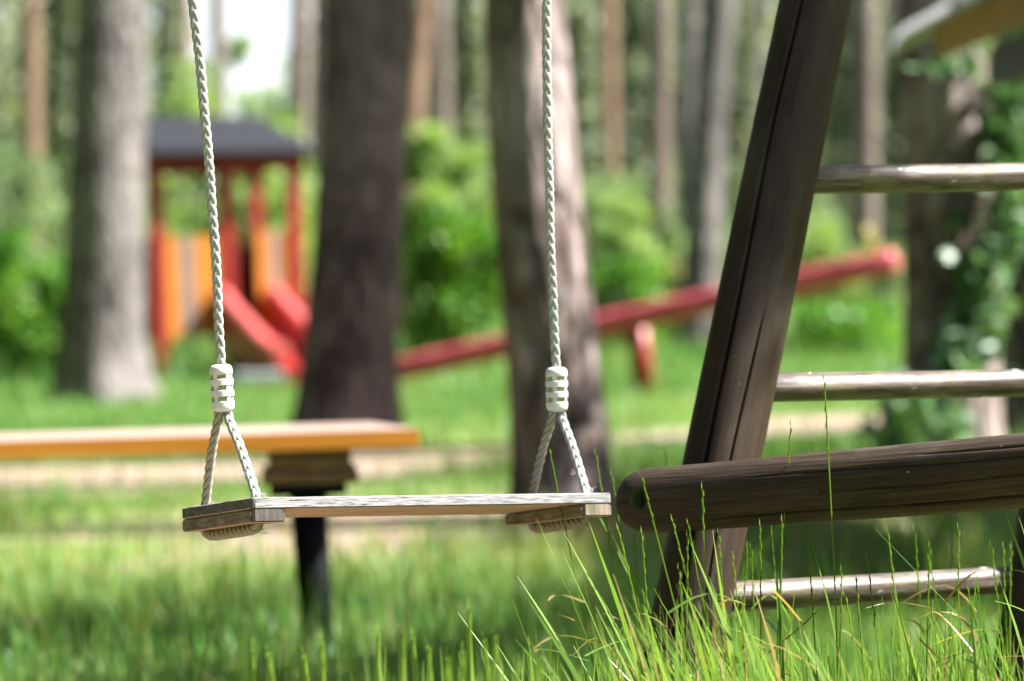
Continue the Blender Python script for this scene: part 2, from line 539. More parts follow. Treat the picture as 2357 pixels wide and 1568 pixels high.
# ------------------------------------------------------------------ ground
def vnoise(x, y, s, seed=0):
    """cheap smooth value noise"""
    r = np.random.default_rng(seed).random((64, 64))
    X, Y = x / s + 1000.37, y / s + 1000.71
    xi, yi = np.floor(X).astype(int), np.floor(Y).astype(int)
    fx, fy = X - xi, Y - yi
    fx, fy = fx * fx * (3 - 2 * fx), fy * fy * (3 - 2 * fy)
    a, b = r[xi % 64, yi % 64], r[(xi + 1) % 64, yi % 64]
    c, d = r[xi % 64, (yi + 1) % 64], r[(xi + 1) % 64, (yi + 1) % 64]
    return (a * (1 - fx) + b * fx) * (1 - fy) + (c * (1 - fx) + d * fx) * fy


def sand_mask(x, y):
    x, y = np.asarray(x, float), np.asarray(y, float)
    w = vnoise(x, y, 1.3, 3) - 0.5
    w2 = vnoise(x, y, 0.45, 5) - 0.5
    yc = 13.2 + 0.95 * (x + 0.2) + 0.8 * w                      # path crossing behind the bench
    p = np.exp(-((y - np.clip(yc, 12.0, 15.0)) / 1.15) ** 2)
    q = np.exp(-(((x - 1.15) / 0.55) ** 2 + ((y - 9.6) / 0.8) ** 2))   # bare patch under the ladder view
    q2 = 0.66 * np.exp(-(((x + 0.6) / 1.5) ** 2 + ((y - 9.3) / 1.6) ** 2))
    far = 0.8 * np.exp(-(((x - 4.6) / 2.0) ** 2 + ((y - 42) / 4.0) ** 2))
    und = 1.2 * np.exp(-(((x + 0.2) / 1.3) ** 2 + ((y - 3.0) / 1.3) ** 2))   # worn bare soil under the swing
    q3 = 0.55 * np.exp(-(((x - 0.2) / 1.2) ** 2 + ((y - 10.6) / 0.9) ** 2))
    return np.clip(np.maximum.reduce([p, q, q2, q3, far, und]) + 0.5 * w + 0.45 * w2, 0, 1)


def ground_z(x, y):
    return 0.05 * (vnoise(x, y, 2.1, 9) - 0.5) * np.clip((y - 1) / 6, 0, 1)


def axis(*segs):
    out = []
    for a, b, st in segs:
        out += list(np.arange(a, b, st))
    return np.array(out + [segs[-1][1]])


gx = axis((-400, -60, 40), (-60, -12, 4), (-12, 12, 0.2), (12, 60, 4), (60, 400, 40))
gy = axis((-60, -4, 8), (-4, 24, 0.2), (24, 60, 1.0), (60, 120, 6), (120, 700, 40))
GX, GY = np.meshgrid(gx, gy)
GZ = ground_z(GX, GY)
nx, ny = len(gx), len(gy)
idx = np.arange(nx * ny).reshape(ny, nx)
Q = np.stack([idx[:-1, :-1], idx[:-1, 1:], idx[1:, 1:], idx[1:, :-1]], -1).reshape(-1, 4)
g = fast_mesh('ground', np.stack([GX, GY, GZ], -1).reshape(-1, 3), Q, np.zeros(nx * ny), M['ground'])
sa = g.data.attributes.new('sand', 'FLOAT', 'POINT')
sa.data.foreach_set('value', sand_mask(GX, GY).ravel().astype(np.float32))
g.data.polygons.foreach_set('use_smooth', [True] * len(g.data.polygons))
tag(g, 'grassy playground floor with bare sandy patches', None, None, 'structure')


# ------------------------------------------------------------------ grass
def blade_arrays(bx, by, bz, h, w, ang, lean, curl, seg=3, tint=None, kink=None):
    n = len(bx)
    t = np.linspace(0, 1, seg + 1)
    V, Tn = [], []
    dx, dy = np.cos(ang), np.sin(ang)
    fa = ang + np.pi / 2 + RNG.normal(0, 0.7, n)
    sx, sy = np.cos(fa), np.sin(fa)
    for k in range(seg + 1):
        off = h * (lean * t[k] + curl * t[k] ** 2.2)
        zz = h * (t[k] - 0.35 * (lean + curl) ** 2 * t[k] ** 2)
        cx, cy, cz = bx + dx * off, by + dy * off, bz + zz
        ww = w * (1.0 - 0.12 * t[k]) * (1 - t[k] ** 3) * 0.5 + 0.0002
        V.append(np.stack([cx - sx * ww, cy - sy * ww, cz], -1))
        V.append(np.stack([cx + sx * ww, cy + sy * ww, cz], -1))
    V = np.stack(V, 1)
    m = 2 * (seg + 1)
    base = (np.arange(n) * m)[:, None, None]
    q = np.array([[2 * k, 2 * k + 1, 2 * k + 3, 2 * k + 2] for k in range(seg)])[None]
    return V.reshape(-1, 3), (base + q).reshape(-1, 4), np.repeat(tint, m)


def merge(parts):
    V, Qs, T, b = [], [], [], 0
    for v, q, t in parts:
        V.append(v)
        Qs.append(q + b)
        T.append(t)
        b += len(v)
    return np.concatenate(V), np.concatenate(Qs), np.concatenate(T)


def scatter(n, x0, x1, y0, y1, wedge=None):
    y = np.sqrt(RNG.random(n) * (y1 ** 2 - y0 ** 2) + y0 ** 2)
    if wedge is None:
        x = RNG.uniform(x0, x1, n)
    else:
        x = RNG.uniform(-1, 1, n) * (wedge * y + 0.9)
    return x, y


parts = []
for (n, y0, y1, hm, wm) in ((74000, 3.2, 7.6, 0.052, 0.0034), (70000, 7.6, 13.5, 0.060, 0.005), (74000, 13.5, 24, 0.050, 0.008), (36000, 24, 40, 0.12, 0.018)):
    x, y = scatter(n, 0, 0, y0, y1, 0.215)
    s = sand_mask(x, y)
    cl = vnoise(x, y, 0.5, 21)
    keep = RNG.random(n) < np.clip(1.1 - 1.6 * s, 0.05, 1) * (0.45 + 0.9 * cl)
    x, y, s, cl = x[keep], y[keep], s[keep], cl[keep]
    k = len(x)
    h = hm * RNG.lognormal(0, 0.45, k) * (0.6 + 0.9 * cl)
    tint = np.clip(0.22 + 0.55 * RNG.random(k) + 0.35 * (vnoise(x, y, 1.1, 33) - 0.5), 0.17, 1)
    dry_lit = RNG.random(k) < 0.05 + 0.35 * s + 0.36 * np.exp(-((y - 8.4) / 1.7) ** 2)  # dry blades, plus a paler band standing in for the sunlit lawn strip
    tint[dry_lit] = RNG.random(dry_lit.sum()) * 0.15
    parts.append(blade_arrays(x, y, ground_z(x, y) - 0.01, h, wm * RNG.uniform(0.7, 1.4, k), RNG.uniform(0, 2 * np.pi, k),
                              RNG.normal(0, 0.16, k), RNG.uniform(0, 0.5, k), 3, tint))
V, Qq, T = merge(parts)
tag(fast_mesh('grass', V, Qq, T, M['turf']), 'green lawn grass growing across the playground floor', None, None, 'stuff')

# taller grass standing between the bench and the camera
parts = []
x, y = scatter(900, 0, 0, 4.0, 5.9, 0.19)
keep = RNG.random(len(x)) < np.clip(1.5 * vnoise(x, y, 0.35, 41) - 0.25, 0.05, 1)
x, y = x[keep], y[keep]
k = len(x)
parts.append(blade_arrays(x, y, 0 * x, RNG.normal(0.20, 0.06, k).clip(0.08), RNG.uniform(0.003, 0.006, k), RNG.uniform(0, 6.28, k),
                          RNG.normal(0, 0.14, k), RNG.uniform(0, 0.35, k), 4, np.clip(RNG.normal(0.45, 0.2, k), 0.0, 1)))
V, Qq, T = merge(parts)
tag(fast_mesh('tall_grass', V, Qq, T, M['grass']), 'loose tall grass around the black bench post', None, None, 'stuff')


def seed_stem(mbp, base, tip, bend, w, tint, head=0.12):
    """thin stem with alternating spikelets, as quads"""
    b, t = np.array(base, float), np.array(tip, float)
    n = 9
    ts = np.linspace(0, 1, n)
    bd = np.array(bend, float)
    pts = b[None] + (t - b)[None] * ts[:, None] + bd[None] * (np.sin(ts * np.pi) * (1 - 0.3 * ts))[:, None]
    V, Qs = [], []
    side = np.array([0.75, -0.66, 0.0])
    dep = np.array([0.75, 0.66, 0.0])
    for ax in (side, dep):
        o = len(V)
        for i, p in enumerate(pts):
            ww = w * 0.5 * (1 - 0.4 * ts[i])
            V += [p - ax * ww, p + ax * ww]
        Qs += [[o + 2 * i, o + 2 * i + 1, o + 2 * i + 3, o + 2 * i + 2] for i in range(n - 1)]
    L = np.linalg.norm(t - b)
    m = int(head / 0.0085)
    dirv = (pts[-1] - pts[-2]) / np.linalg.norm(pts[-1] - pts[-2])
    for i in range(m):
        f = 1 - head / L * (i / m)
        j = min(int(f * (n - 1)), n - 2)
        fr = f * (n - 1) - j
        p = pts[j] * (1 - fr) + pts[j + 1] * fr
        sg = 1 if i % 2 else -1
        lat = side * sg * 0.0010 + dep * random.uniform(-0.0006, 0.0006)
        for ax in (side, dep):
            o = len(V)
            a = p + lat * 0.2
            V += [a, a + dirv * 0.005 + lat + ax * 0.0008, a + dirv * 0.0105 + lat * 0.9, a + dirv * 0.005 + lat - ax * 0.0008]
            Qs.append([o, o + 1, o + 2, o + 3])
    mbp.append((np.array(V), np.array(Qs), np.full(len(V), tint)))


def aimed_blades(specs, w, seg=6):
    """blades from a base point to a tip point with a sideways bow"""
    V, Qs, T, b = [], [], [], 0
    ts = np.linspace(0, 1, seg + 1)
    for base, tip, bow, ww, tint in specs:
        base, tip = np.array(base), np.array(tip)
        d = tip - base
        pts = base[None] + d[None] * ts[:, None] + np.array(bow)[None] * (np.sin(ts * np.pi))[:, None]
        a = random.choice((-1, 1, 1)) * random.uniform(0.35, 1.25)
        side = np.array([math.cos(a), math.sin(a), 0.0])
        for i, p in enumerate(pts):
            wi = ww * 0.5 * (0.75 + 0.5 * ts[i]) * (1 - ts[i] ** 4) + 0.00025
            V += [p - side * wi, p + side * wi]
        Qs += [[b + 2 * i, b + 2 * i + 1, b + 2 * i + 3, b + 2 * i + 2] for i in range(seg)]
        T += [tint] * (2 * (seg + 1))
        b += 2 * (seg + 1)
    return np.array(V), np.array(Qs), np.array(T)


# sharp tall grass clump by the foot of the ladder: (tip x, tip y, base x, depth)
parts = []
specs = []


def base_under(bx, d):
    p = P(bx, 1568, d)
    return (p.x, p.y, 0.0)


def add_blade(tx, ty, bx, d, w=0.0045, tint=None, bow=0.0, dd=0.0):
    tip = P(tx, ty, d + dd)
    bs_ = base_under(bx, d)
    specs.append((bs_, (tip.x, tip.y, tip.z), (bow, 0, abs(bow) * 0.4), w, random.uniform(0.35, 1.0) if tint is None else tint))


# the blades one can follow in the picture
for tx, ty, bx, d in ((1265, 1035, 1500, 3.3), (1373, 1050, 1560, 3.35), (1478, 1100, 1760, 3.0), (1530, 1040, 1650, 3.75), (1617, 1130, 1680, 3.1),
                      (1550, 1205, 1780, 3.05), (1585, 1210, 1800, 3.1), (1425, 1225, 1640, 3.1), (1820, 985, 1790, 3.2), (1898, 880, 1910, 3.12),
                      (1800, 1205, 1830, 3.1), (2045, 1230, 2080, 3.25), (2140, 1265, 2150, 3.2), (2190, 1215, 2170, 3.6), (2310, 1265, 2350, 3.2),
                      (1750, 1215, 1690, 3.15), (1858, 1205, 1920, 3.2), (1970, 1330, 1965, 3.15), (1410, 1100, 1600, 3.4), (1720, 1265, 1660, 3.3)):
    tip, b_ = P(tx, ty, d), base_under(bx, d)
    seed_stem(parts, b_, (tip.x, tip.y, tip.z), (random.uniform(-.015, .015), 0, 0.01), 0.0026, random.uniform(0.5, 0.9), random.uniform(0.06, 0.13))
for tx, ty, bx, d, w, tt in ((1235, 1195, 1490, 3.2, 0.006, 0.5), (1190, 1325, 1480, 3.1, 0.006, 0.8), (1180, 1380, 1430, 3.1, 0.005, 0.13), (1300, 1230, 1650, 3.1, 0.007, 0.7),
                             (1355, 1200, 1620, 3.2, 0.006, 0.8), (1640, 1220, 1680, 3.1, 0.006, 1.0), (1590, 1250, 1720, 3.05, 0.006, 0.9), (1775, 1210, 1690, 3.1, 0.005, 0.5),
                             (1730, 1335, 1805, 3.0, 0.004, 0.03), (1835, 1405, 1690, 3.05, 0.004, 0.08), (1185, 1470, 1540, 2.9, 0.005, 0.5), (1290, 1260, 1560, 3.2, 0.005, 0.8),
                             (2310, 1170, 2480, 3.0, 0.007, 0.6), (2345, 1190, 2500, 3.1, 0.006, 0.5), (2290, 1300, 2400, 3.2, 0.006, 0.7), (2130, 1400, 2200, 3.2, 0.006, 0.7),
                             (1860, 1215, 1960, 3.2, 0.005, 0.4), (2060, 1380, 2130, 3.1, 0.005, 0.9), (2010, 1470, 1890, 3.2, 0.004, 0.4), (1330, 1100, 1560, 3.4, 0.005, 0.6)):
    add_blade(tx, ty, bx, d, w * 1.35, tt, random.uniform(0.0, 0.05))
# dense body of the clump
for i in range(520):
    bx = random.gauss(1690, 110)
    d = random.uniform(2.75, 3.6)
    hgt = random.betavariate(1.6, 2.6)
    ty = 1600 - 330 * hgt + 0.25 * abs(bx - 1630)
    tx = bx + random.gauss(-0.26, 0.30) * (1900 - ty) * 0.75
    add_blade(tx, ty, bx, d, random.choice((0.002, 0.003, 0.0045, 0.0075)) * random.uniform(.8, 1.2), random.uniform(0.0, 0.10) if random.random() < 0.16 else None, random.uniform(-0.02, 0.06), random.uniform(-0.1, 0.1))
for i in range(360):
    bx = random.gauss(2270, 165)
    d = random.uniform(2.9, 3.7)
    hgt = random.betavariate(1.6, 2.6)
    ty = 1620 - 330 * hgt + 0.25 * abs(bx - 2270)
    tx = bx + random.gauss(-0.10, 0.22) * (1900 - ty) * 0.75
    add_blade(tx, ty, bx, d, random.choice((0.002, 0.003, 0.0045, 0.007)) * random.uniform(.8, 1.2), random.uniform(0.0, 0.10) if random.random() < 0.12 else None, random.uniform(-0.03, 0.05), random.uniform(-0.1, 0.1))
for i in range(260):
    bx = random.uniform(1150, 2400)
    d = random.uniform(2.9, 3.6)
    ty = random.uniform(1440, 1600)
    add_blade(bx + random.gauss(-30, 60), ty, bx, d, random.uniform(0.002, 0.0045), None, random.uniform(-0.02, 0.02))
for i in range(40):
    bx = random.choice((random.gauss(1580, 150), random.gauss(2230, 120)))
    d = random.uniform(2.9, 3.5)
    ty = random.uniform(1220, 1480)
    tip, b_ = P(bx + random.gauss(-60, 70), ty, d), base_under(bx, d)
    seed_stem(parts, b_, (tip.x, tip.y, tip.z), (random.uniform(-.02, .02), 0, 0.01), 0.0022, random.uniform(0.4, 1.0), random.uniform(0.05, 0.12))
for i in range(60):
    bx = random.choice((random.gauss(1650, 150), random.gauss(2250, 150)))
    d = random.uniform(2.85, 3.5)
    hx = bx + random.gauss(0, 60)
    hy = random.uniform(1380, 1560)
    q0, q1 = P(hx, hy, d), P(hx + random.choice((-1, 1)) * random.uniform(60, 190), hy + random.uniform(-110, 60), d + random.uniform(-.12, .12))
    specs.append((q0[:], q1[:], (random.uniform(-.01, .01), 0, random.uniform(0, .025)), random.uniform(0.002, 0.005), random.choice((0.0, 0.03, 0.07, 0.3, 0.6, 0.8))))
parts.append(aimed_blades(specs, 0.004))
V, Qq, T = merge(parts)
tag(fast_mesh('ladder_grass', V, Qq, T, M['grass']), 'tall sunlit grass with seed heads at the foot of the wooden ladder', None, None, 'stuff')

# out-of-focus tips close to the camera along the lower edge
parts, specs = [], []
for tx, ty, bx, d in ((583, 1505, 640, 2.45), (618, 1515, 680, 2.45), (740, 1490, 760, 2.5), (700, 1520, 720, 2.6), (930, 1465, 960, 2.5), (870, 1470, 900, 2.55),
                      (1030, 1525, 1060, 2.4), (1080, 1410, 1030, 2.6), (1142, 1475, 1130, 2.45), (1115, 1485, 1095, 2.5), (1065, 1510, 1080, 2.5), (985, 1500, 1010, 2.6),
                      (1240, 1530, 1270, 2.4), (950, 1480, 985, 2.6)):
    d += 0.12
    tip, b_ = P(tx, ty - 12, d), base_under(bx, d)
    seed_stem(parts, b_, (tip.x, tip.y, tip.z), (random.uniform(-.02, .02), 0, 0.01), 0.0075, random.uniform(0.85, 1.0), 0.045)
    specs.append((b_, (tip.x, tip.y, tip.z), (random.uniform(-.02, .02), 0, 0.005), 0.008, 1.0))
for i in range(46):
    bx = random.uniform(800, 1250)
    d = random.uniform(2.5, 2.9)
    add_blade(bx + random.gauss(-10, 50), random.uniform(1480, 1590), bx, d, random.uniform(0.004, 0.0075), None, random.uniform(-0.02, 0.02))
parts.append(aimed_blades(specs, 0.004))
V, Qq, T = merge(parts)
tag(fast_mesh('near_grass', V, Qq, T, M['grass']), 'blurred pale grass tips along the lower edge below the swing', None, None, 'stuff')


# ------------------------------------------------------------------ foliage
def leaf_quads(C, size, aspect=0.55, flat=None):
    """oval leaves (2 quads each, folded) at centres C"""
    n = len(C)
    d = RNG.normal(0, 1, (n, 3))
    if flat is not None:
        d[:, 2] *= flat
    d /= np.linalg.norm(d, axis=1)[:, None]
    r = RNG.normal(0, 1, (n, 3))
    s = np.cross(d, r)
    s /= np.linalg.norm(s, axis=1)[:, None]
    nn = np.cross(d, s)
    L = size * RNG.uniform(0.6, 1.35, n)[:, None]
    W = L * aspect * 0.5
    a = C - d * L * 0.5
    b = C + d * L * 0.5
    V = np.stack([a, C + s * W + nn * W * 0.3, b, C - s * W + nn * W * 0.3], 1).reshape(-1, 3)
    Qs = np.arange(n * 4).reshape(-1, 4)
    return V, Qs


def clump_points(n, k, rx, ry, rz, sig):
    """k sub-clumps through an ellipsoid standing on z = 0"""
    u = RNG.normal(0, 1, (k, 3))
    u /= np.linalg.norm(u, axis=1)[:, None]
    u *= (RNG.random(k) ** 0.4)[:, None]
    c = u * np.array([rx, ry, rz]) + np.array([0, 0, rz])
    c[:, 2] = np.abs(c[:, 2])
    w = RNG.random(k) + 0.3
    pick = RNG.choice(k, n, p=w / w.sum())
    sg = sig * RNG.uniform(0.6, 1.4, k)
    pts = c[pick] + RNG.normal(0, 1, (n, 3)) * sg[pick][:, None]
    pts[:, 2] = np.abs(pts[:, 2])
    return pts, RNG.random(k)[pick]


BUSH = {}


def bush(px, ytop, halfw, d, kind, label, n=3400, leaf=0.085, group='bushes at the edge of the wood'):
    top = P(px, ytop, d)
    h = max(top.z, 0.3)
    rx = halfw / FP * d
    pts, ct = clump_points(n, 26, rx * 0.9, rx * 0.75, h * 0.5, rx * 0.16)
    V, Qs = leaf_quads(pts, leaf, 0.62)
    hmax = h * 0.98
    V[:, 2] = np.where(V[:, 2] > hmax, hmax - (V[:, 2] - hmax) * 0.4, V[:, 2])
    tint = np.clip(np.repeat(0.15 + 0.55 * ct + 0.3 * RNG.random(n), 4), 0, 1)
    root = empty('bush', (top.x, top.y, 0), label, 'bush', group)
    V = V + np.array([top.x, top.y, 0])
    fast_mesh('foliage', V, Qs, tint, M[kind], root)
    mb = MB()
    for i in range(6):
        a = random.uniform(0, 6.28)
        q = Vector((top.x, top.y, 0))
        mb.tube([q + Vector((0.05 * math.cos(a), 0.05 * math.sin(a), -0.05)), q + Vector((rx * .25 * math.cos(a), rx * .25 * math.sin(a), h * .35)),
                 q + Vector((rx * .5 * math.cos(a), rx * .5 * math.sin(a), h * .7))], [0.02, 0.013, 0.005], 5)
    mb.build('stem', M['bark_brown'], root)['kind'] = 'stuff'
    return root


def trunk_mesh(pts, radii, rough=0.06, n=28, step=0.12, seed=0):
    """bark-plated trunk along a poly-line"""
    pts = [Vector(p) for p in pts]
    P2, R2 = [], []
    for i in range(len(pts) - 1):
        L = (pts[i + 1] - pts[i]).length
        st = step if pts[i].z < 4.5 else step * 8
        k = max(1, int(L / st))
        for j in range(k):
            f = j / k
            P2.append(pts[i].lerp(pts[i + 1], f))
            R2.append(radii[i] * (1 - f) + radii[i + 1] * f)
    P2.append(pts[-1])
    R2.append(radii[-1])
    rg = np.random.default_rng(seed)
    A = rg.random((n, 97))
    rings, us = [], []
    u = 0
    for i, p in enumerate(P2):
        if i:
            u += (p - P2[i - 1]).length
        ring = []
        for j in range(n):
            a = 2 * math.pi * j / n
            w = A[j, int(u / 0.23 + 3.1 * A[j, 0]) % 97] * 0.7 + A[(j // 3) % n, int(u / 0.6) % 97] * 0.5
            r = R2[i] * (1 + rough * (w - 0.6))
            fl = 1 + 0.35 * math.exp(-max(p.z, 0) / 0.22) * (0.6 + 0.4 * math.cos(a * 5 + seed))
            ring.append(p + Vector((math.cos(a) * r * fl, math.sin(a) * r * fl, 0)))
        rings.append(ring)
        us.append(u)
    mb = MB()
    mb.rings(rings, us, [2 * math.pi * R2[0] * j / n for j in range(n + 1)])
    return mb


def branch_crown(tips, size, per=420, needle=0.13):
    pts = []
    for t in tips:
        pts.append(np.array(t)[None] + RNG.normal(0, 1, (per, 3)) * np.array([size, size, size * 0.55]) * 0.5)
    C = np.concatenate(pts)
    V, Qs = leaf_quads(C, needle, 0.34)
    return V, Qs, np.repeat(RNG.random(len(C)), 4)


def pine(name, pix, d, height, bk, label, group, crown_n=26, crown_r=1.7, per=150, seed=0, rough=0.06, n=28, extra=None, at=None, r_base=None, cat='tree', crown_z=0.62, needle=0.13):
    """pix: (x, y, width) samples down the visible trunk, top first"""
    if pix:
        pts = [(P(x, y, d), w / FP * d / 2) for x, y, w in pix][::-1]
        p0, r0 = pts[0]
        p1, r1 = pts[-1]
        sl_ = (p1 - p0) / max(p1.z - p0.z, 0.05)
        path, rr = [], []
        if p0.z > 0.02:
            k_ = (pts[1][0] - p0) / max(pts[1][0].z - p0.z, 0.05)
            path.append(p0 - k_ * (p0.z + 0.08))
            rr.append(r0 * 1.08)
        for p, r in pts:
            path.append(p)
            rr.append(r)
        top = p1 + sl_ * (height - p1.z) * 0.6 + Vector((0, 0, (height - p1.z) * 0.4))
        mid = p1.lerp(top, 0.5)
        path += [mid, top]
        rr += [r1 * 0.7, r1 * 0.15]
    else:
        path = [Vector((at[0], at[1], -0.08)), Vector((at[0] + .05, at[1], height * 0.5)), Vector((at[0], at[1] + .1, height))]
        rr = [r_base, r_base * 0.72, 0.04]
    root = empty(name, (path[0].x, path[0].y, 0), label, cat, group)
    trunk_mesh(path, rr, rough, n, seed=seed).build('trunk', bk, root)
    tips = []
    lims = []
    topv = path[-1]
    rg = random.Random(seed + 5)
    axis_pts = path[-3:] if pix else path[1:]
    for i in range(crown_n):
        f = crown_z + (1 - crown_z) * (i + 0.5) / crown_n
        z = height * f
        a0 = axis_pts[0].lerp(topv, min(max((z - axis_pts[0].z) / (topv.z - axis_pts[0].z), 0), 1))
        a = rg.uniform(0, 6.28)
        L = crown_r * (1.15 - (f - crown_z) / (1 - crown_z) * 0.8) * rg.uniform(0.5, 1)
        t = a0 + Vector((math.cos(a) * L, math.sin(a) * L, rg.uniform(-0.1, 0.5)))
        tips.append(t)
        lims.append(([a0, a0.lerp(t, 0.5) + Vector((0, 0, 0.12)), t], [0.04, 0.025, 0.01]))
    for t in (extra or []):
        t = Vector(t)
        tips.append(t)
        z = min(max(t.z - 0.6, 1.0), height * 0.95)
        k = min(max(z / height, 0), 1)
        ax_ = path[0].lerp(path[-1], k)
        lims.append(([ax_, ax_.lerp(t, 0.5) + Vector((0, 0, 0.15)), t], [0.05, 0.035, 0.012]))
    if tips:
        V, Qs, T = branch_crown(tips, crown_r * 0.42, per, needle)
        fast_mesh('crown', V, Qs, T, M['needles'], root)
        for lp_, lr_ in lims:
            lm = MB()
            lm.tube(lp_, lr_, 5)
            lm.build('limb', bk, root)
    return root


# the six large trunks of the near wood
pine('pine_tree', [(255, 0, 160), (248, 300, 172), (238, 600, 182), (232, 780, 190), (238, 865, 205)], 21.0, 17, M['bark_grey'],
     'thick grey pine trunk left of the red play tower, sunlit on its right side', 'large pine trunks', seed=1)
pine('pine_tree', [(842, 0, 195), (836, 300, 198), (820, 600, 208), (805, 850, 220), (800, 985, 228)], 13.6, 16, M['bark_brown'],
     'dark shaded pine trunk right behind the orange bench, between the tower and the seesaw', 'large pine trunks', seed=2)
pine('pine_tree', [(1205, 0, 185), (1222, 300, 200), (1245, 550, 212), (1265, 760, 214), (1287, 960, 212), (1300, 1150, 212)], 9.2, 15, M['bark_rich'],
     'leaning pine trunk behind the right swing rope, bright above and shaded below', 'large pine trunks', seed=3, rough=0.09)
pine('pine_tree', [(2160, 60, 195), (2182, 400, 205), (2192, 700, 210), (2188, 950, 222)], 11.6, 15, M['bark_rich'],
     'pine trunk wrapped in ivy behind the ladder rungs', 'large pine trunks', seed=4, rough=0.08)
pine('pine_tree', [(1655, 0, 78), (1630, 300, 80), (1618, 560, 84), (1605, 780, 92)], 30.0, 18, M['bark_grey'],
     'tall two-toned pine trunk standing beyond the red seesaw beam', 'large pine trunks', seed=5, n=20)
pine('pine_tree', [(2380, 300, 110), (2372, 600, 116), (2365, 850, 124)], 12.8, 15, M['bark_brown'],
     'dark pine trunk cut off by the right edge, behind the ivy', 'large pine trunks', seed=6)

# thinner trunks further off
THIN = [((70, 0, 40), (72, 240, 44), 38, 'bark_orange', 'orange thin pine at the far left edge'),
        ((500, 0, 36), (503, 220, 40), 52, 'bark_pink', 'pale pink thin pine just right of the left swing rope above the tower roof'),
        ((428, 40, 26), (432, 260, 28), 60, 'bark_orange', 'slender orange pine left of the left swing rope above the tower roof'),
        ((690, 0, 46), (684, 330, 48), 48, 'bark_pink', 'pinkish pine rising behind the right end of the tower roof'),
        ((735, 0, 30), (728, 330, 32), 44, 'bark_brown', 'brown thin pine squeezed against the dark trunk above the tower'),
        ((968, 0, 54), (945, 280, 56), 40, 'bark_orange', 'tan leaning pine just right of the dark shaded trunk'),
        ((1010, 0, 42), (1017, 340, 46), 46, 'bark_pink', 'pink-grey pine between the tan pine and the leaning trunk'),
        ((1520, 0, 44), (1518, 500, 50), 46, 'bark_pink', 'pink-brown pine right of the right swing rope'),
        ((1583, 0, 46), (1580, 480, 50), 40, 'bark_grey', 'grey pine standing close beside the tall two-toned trunk'),
        ((1400, 200, 42), (1400, 470, 46), 62, 'bark_orange', 'short-looking orange-brown pine in the gap right of the leaning trunk'),
        ((1995, 200, 52), (1992, 560, 56), 50, 'bark_pink', 'orange-pink pine between the ladder post and the ivy tree'),
        ((1740, 0, 34), (1738, 520, 36), 70, 'bark_brown', 'slender brown pine half hidden just left of the ladder post'),
        ((1940, 0, 40), (1942, 560, 44), 66, 'bark_pink', 'pinkish pine just right of the ladder post, above the top rung'),
        ((1967, 0, 30), (1970, 560, 36), 58, 'bark_brown', 'dark brown pine close beside the orange-pink one right of the ladder post'),
        ((2050, 0, 34), (2054, 560, 38), 62, 'bark_brown', 'dark brown pine just left of the ivy covered trunk'),
        ((120, 0, 28), (124, 240, 30), 66, 'bark_brown', 'thin dark pine between the orange pine and the thick grey trunk')]
for i, (a, b, d, bk, lb) in enumerate(THIN):
    pine('thin_pine', [(a[0], a[1], a[2]), (b[0], b[1], b[2])], d, random.uniform(17, 22), M[bk],
         lb or 'thin brownish pine trunk deep in the hazy wood', 'thin pines deeper in the wood' if lb else 'far brownish pine trunks',
         crown_n=6, crown_r=1.6, per=90, seed=40 + i, n=12, rough=0.05, crown_z=0.66)

# bushes
bush(30, 225, 170, 36, 'leaf_mid', 'soft green bush filling the left edge below the orange pine', 5200)
bush(60, 520, 135, 27, 'leaf_deep', 'bright low green bush at the left edge beside the thick grey trunk', 3600, 0.09)
bush(455, 125, 170, 46, 'leaf_light', 'pale sunlit bush behind the left swing rope above the tower roof', 4600, 0.12)
bush(650, 160, 140, 44, 'leaf_light', 'pale sunlit bush above the right end of the tower roof', 4600, 0.12)
bush(545, 330, 200, 33, 'leaf_light', 'light green bush seen through the openings of the play tower', 5600, 0.10)
bush(345, 300, 70, 37, 'leaf_light', 'narrow light bush between the grey trunk and the tower posts', 2600, 0.1)
bush(1010, 275, 125, 32, 'leaf_light', 'tall pale sunlit bush between the two large middle trunks', 5000, 0.1)
bush(1035, 460, 130, 27, 'leaf_deep', 'deep green bush above the low end of the seesaw beam', 5200, 0.09)
bush(1430, 440, 115, 31, 'leaf_light', 'light green bush just right of the leaning trunk', 4600, 0.1)
bush(1420, 590, 110, 27, 'leaf_deep', 'low green bush behind the middle of the seesaw beam', 3000, 0.08)
bush(1545, 470, 70, 38, 'leaf_mid', 'soft green bush at the foot of the grey pine', 2800, 0.1)
bush(1735, 470, 80, 40, 'leaf_mid', 'soft green bush half behind the ladder post', 2800, 0.1)
bush(1880, 500, 110, 42, 'leaf_light', 'soft bright bush right of the ladder post above the seesaw', 3000, 0.1)
bush(1910, 690, 160, 26, 'leaf_deep', 'low dark green bush under the high end of the seesaw beam', 3600, 0.075)
bush(560, 62, 95, 62, 'leaf_light', 'pale tall foliage below the bright sky gap above the tower roof', 4200, 0.16)
bush(690, 95, 110, 64, 'leaf_light', 'pale foliage between the sky gap and the dark shaded trunk', 3600, 0.16)
bush(1340, 330, 150, 56, 'leaf_mid', 'pale soft undergrowth far behind the right side of the leaning trunk', 4200, 0.15)
bush(1500, 400, 130, 58, 'leaf_mid', 'pale soft undergrowth between the pink-brown pine and the grey pine', 3600, 0.15)
bush(1790, 380, 150, 60, 'leaf_mid', 'pale soft undergrowth far behind the ladder post', 3600, 0.15)
bush(2030, 400, 130, 62, 'leaf_mid', 'pale soft undergrowth far behind, above the high end of the seesaw', 3600, 0.15)
bush(250, 330, 150, 42, 'leaf_light', 'light green undergrowth just behind the thick grey trunk', 4200, 0.11)
bush(890, 330, 130, 44, 'leaf_light', 'light undergrowth mostly hidden behind the dark shaded trunk', 3600, 0.11)
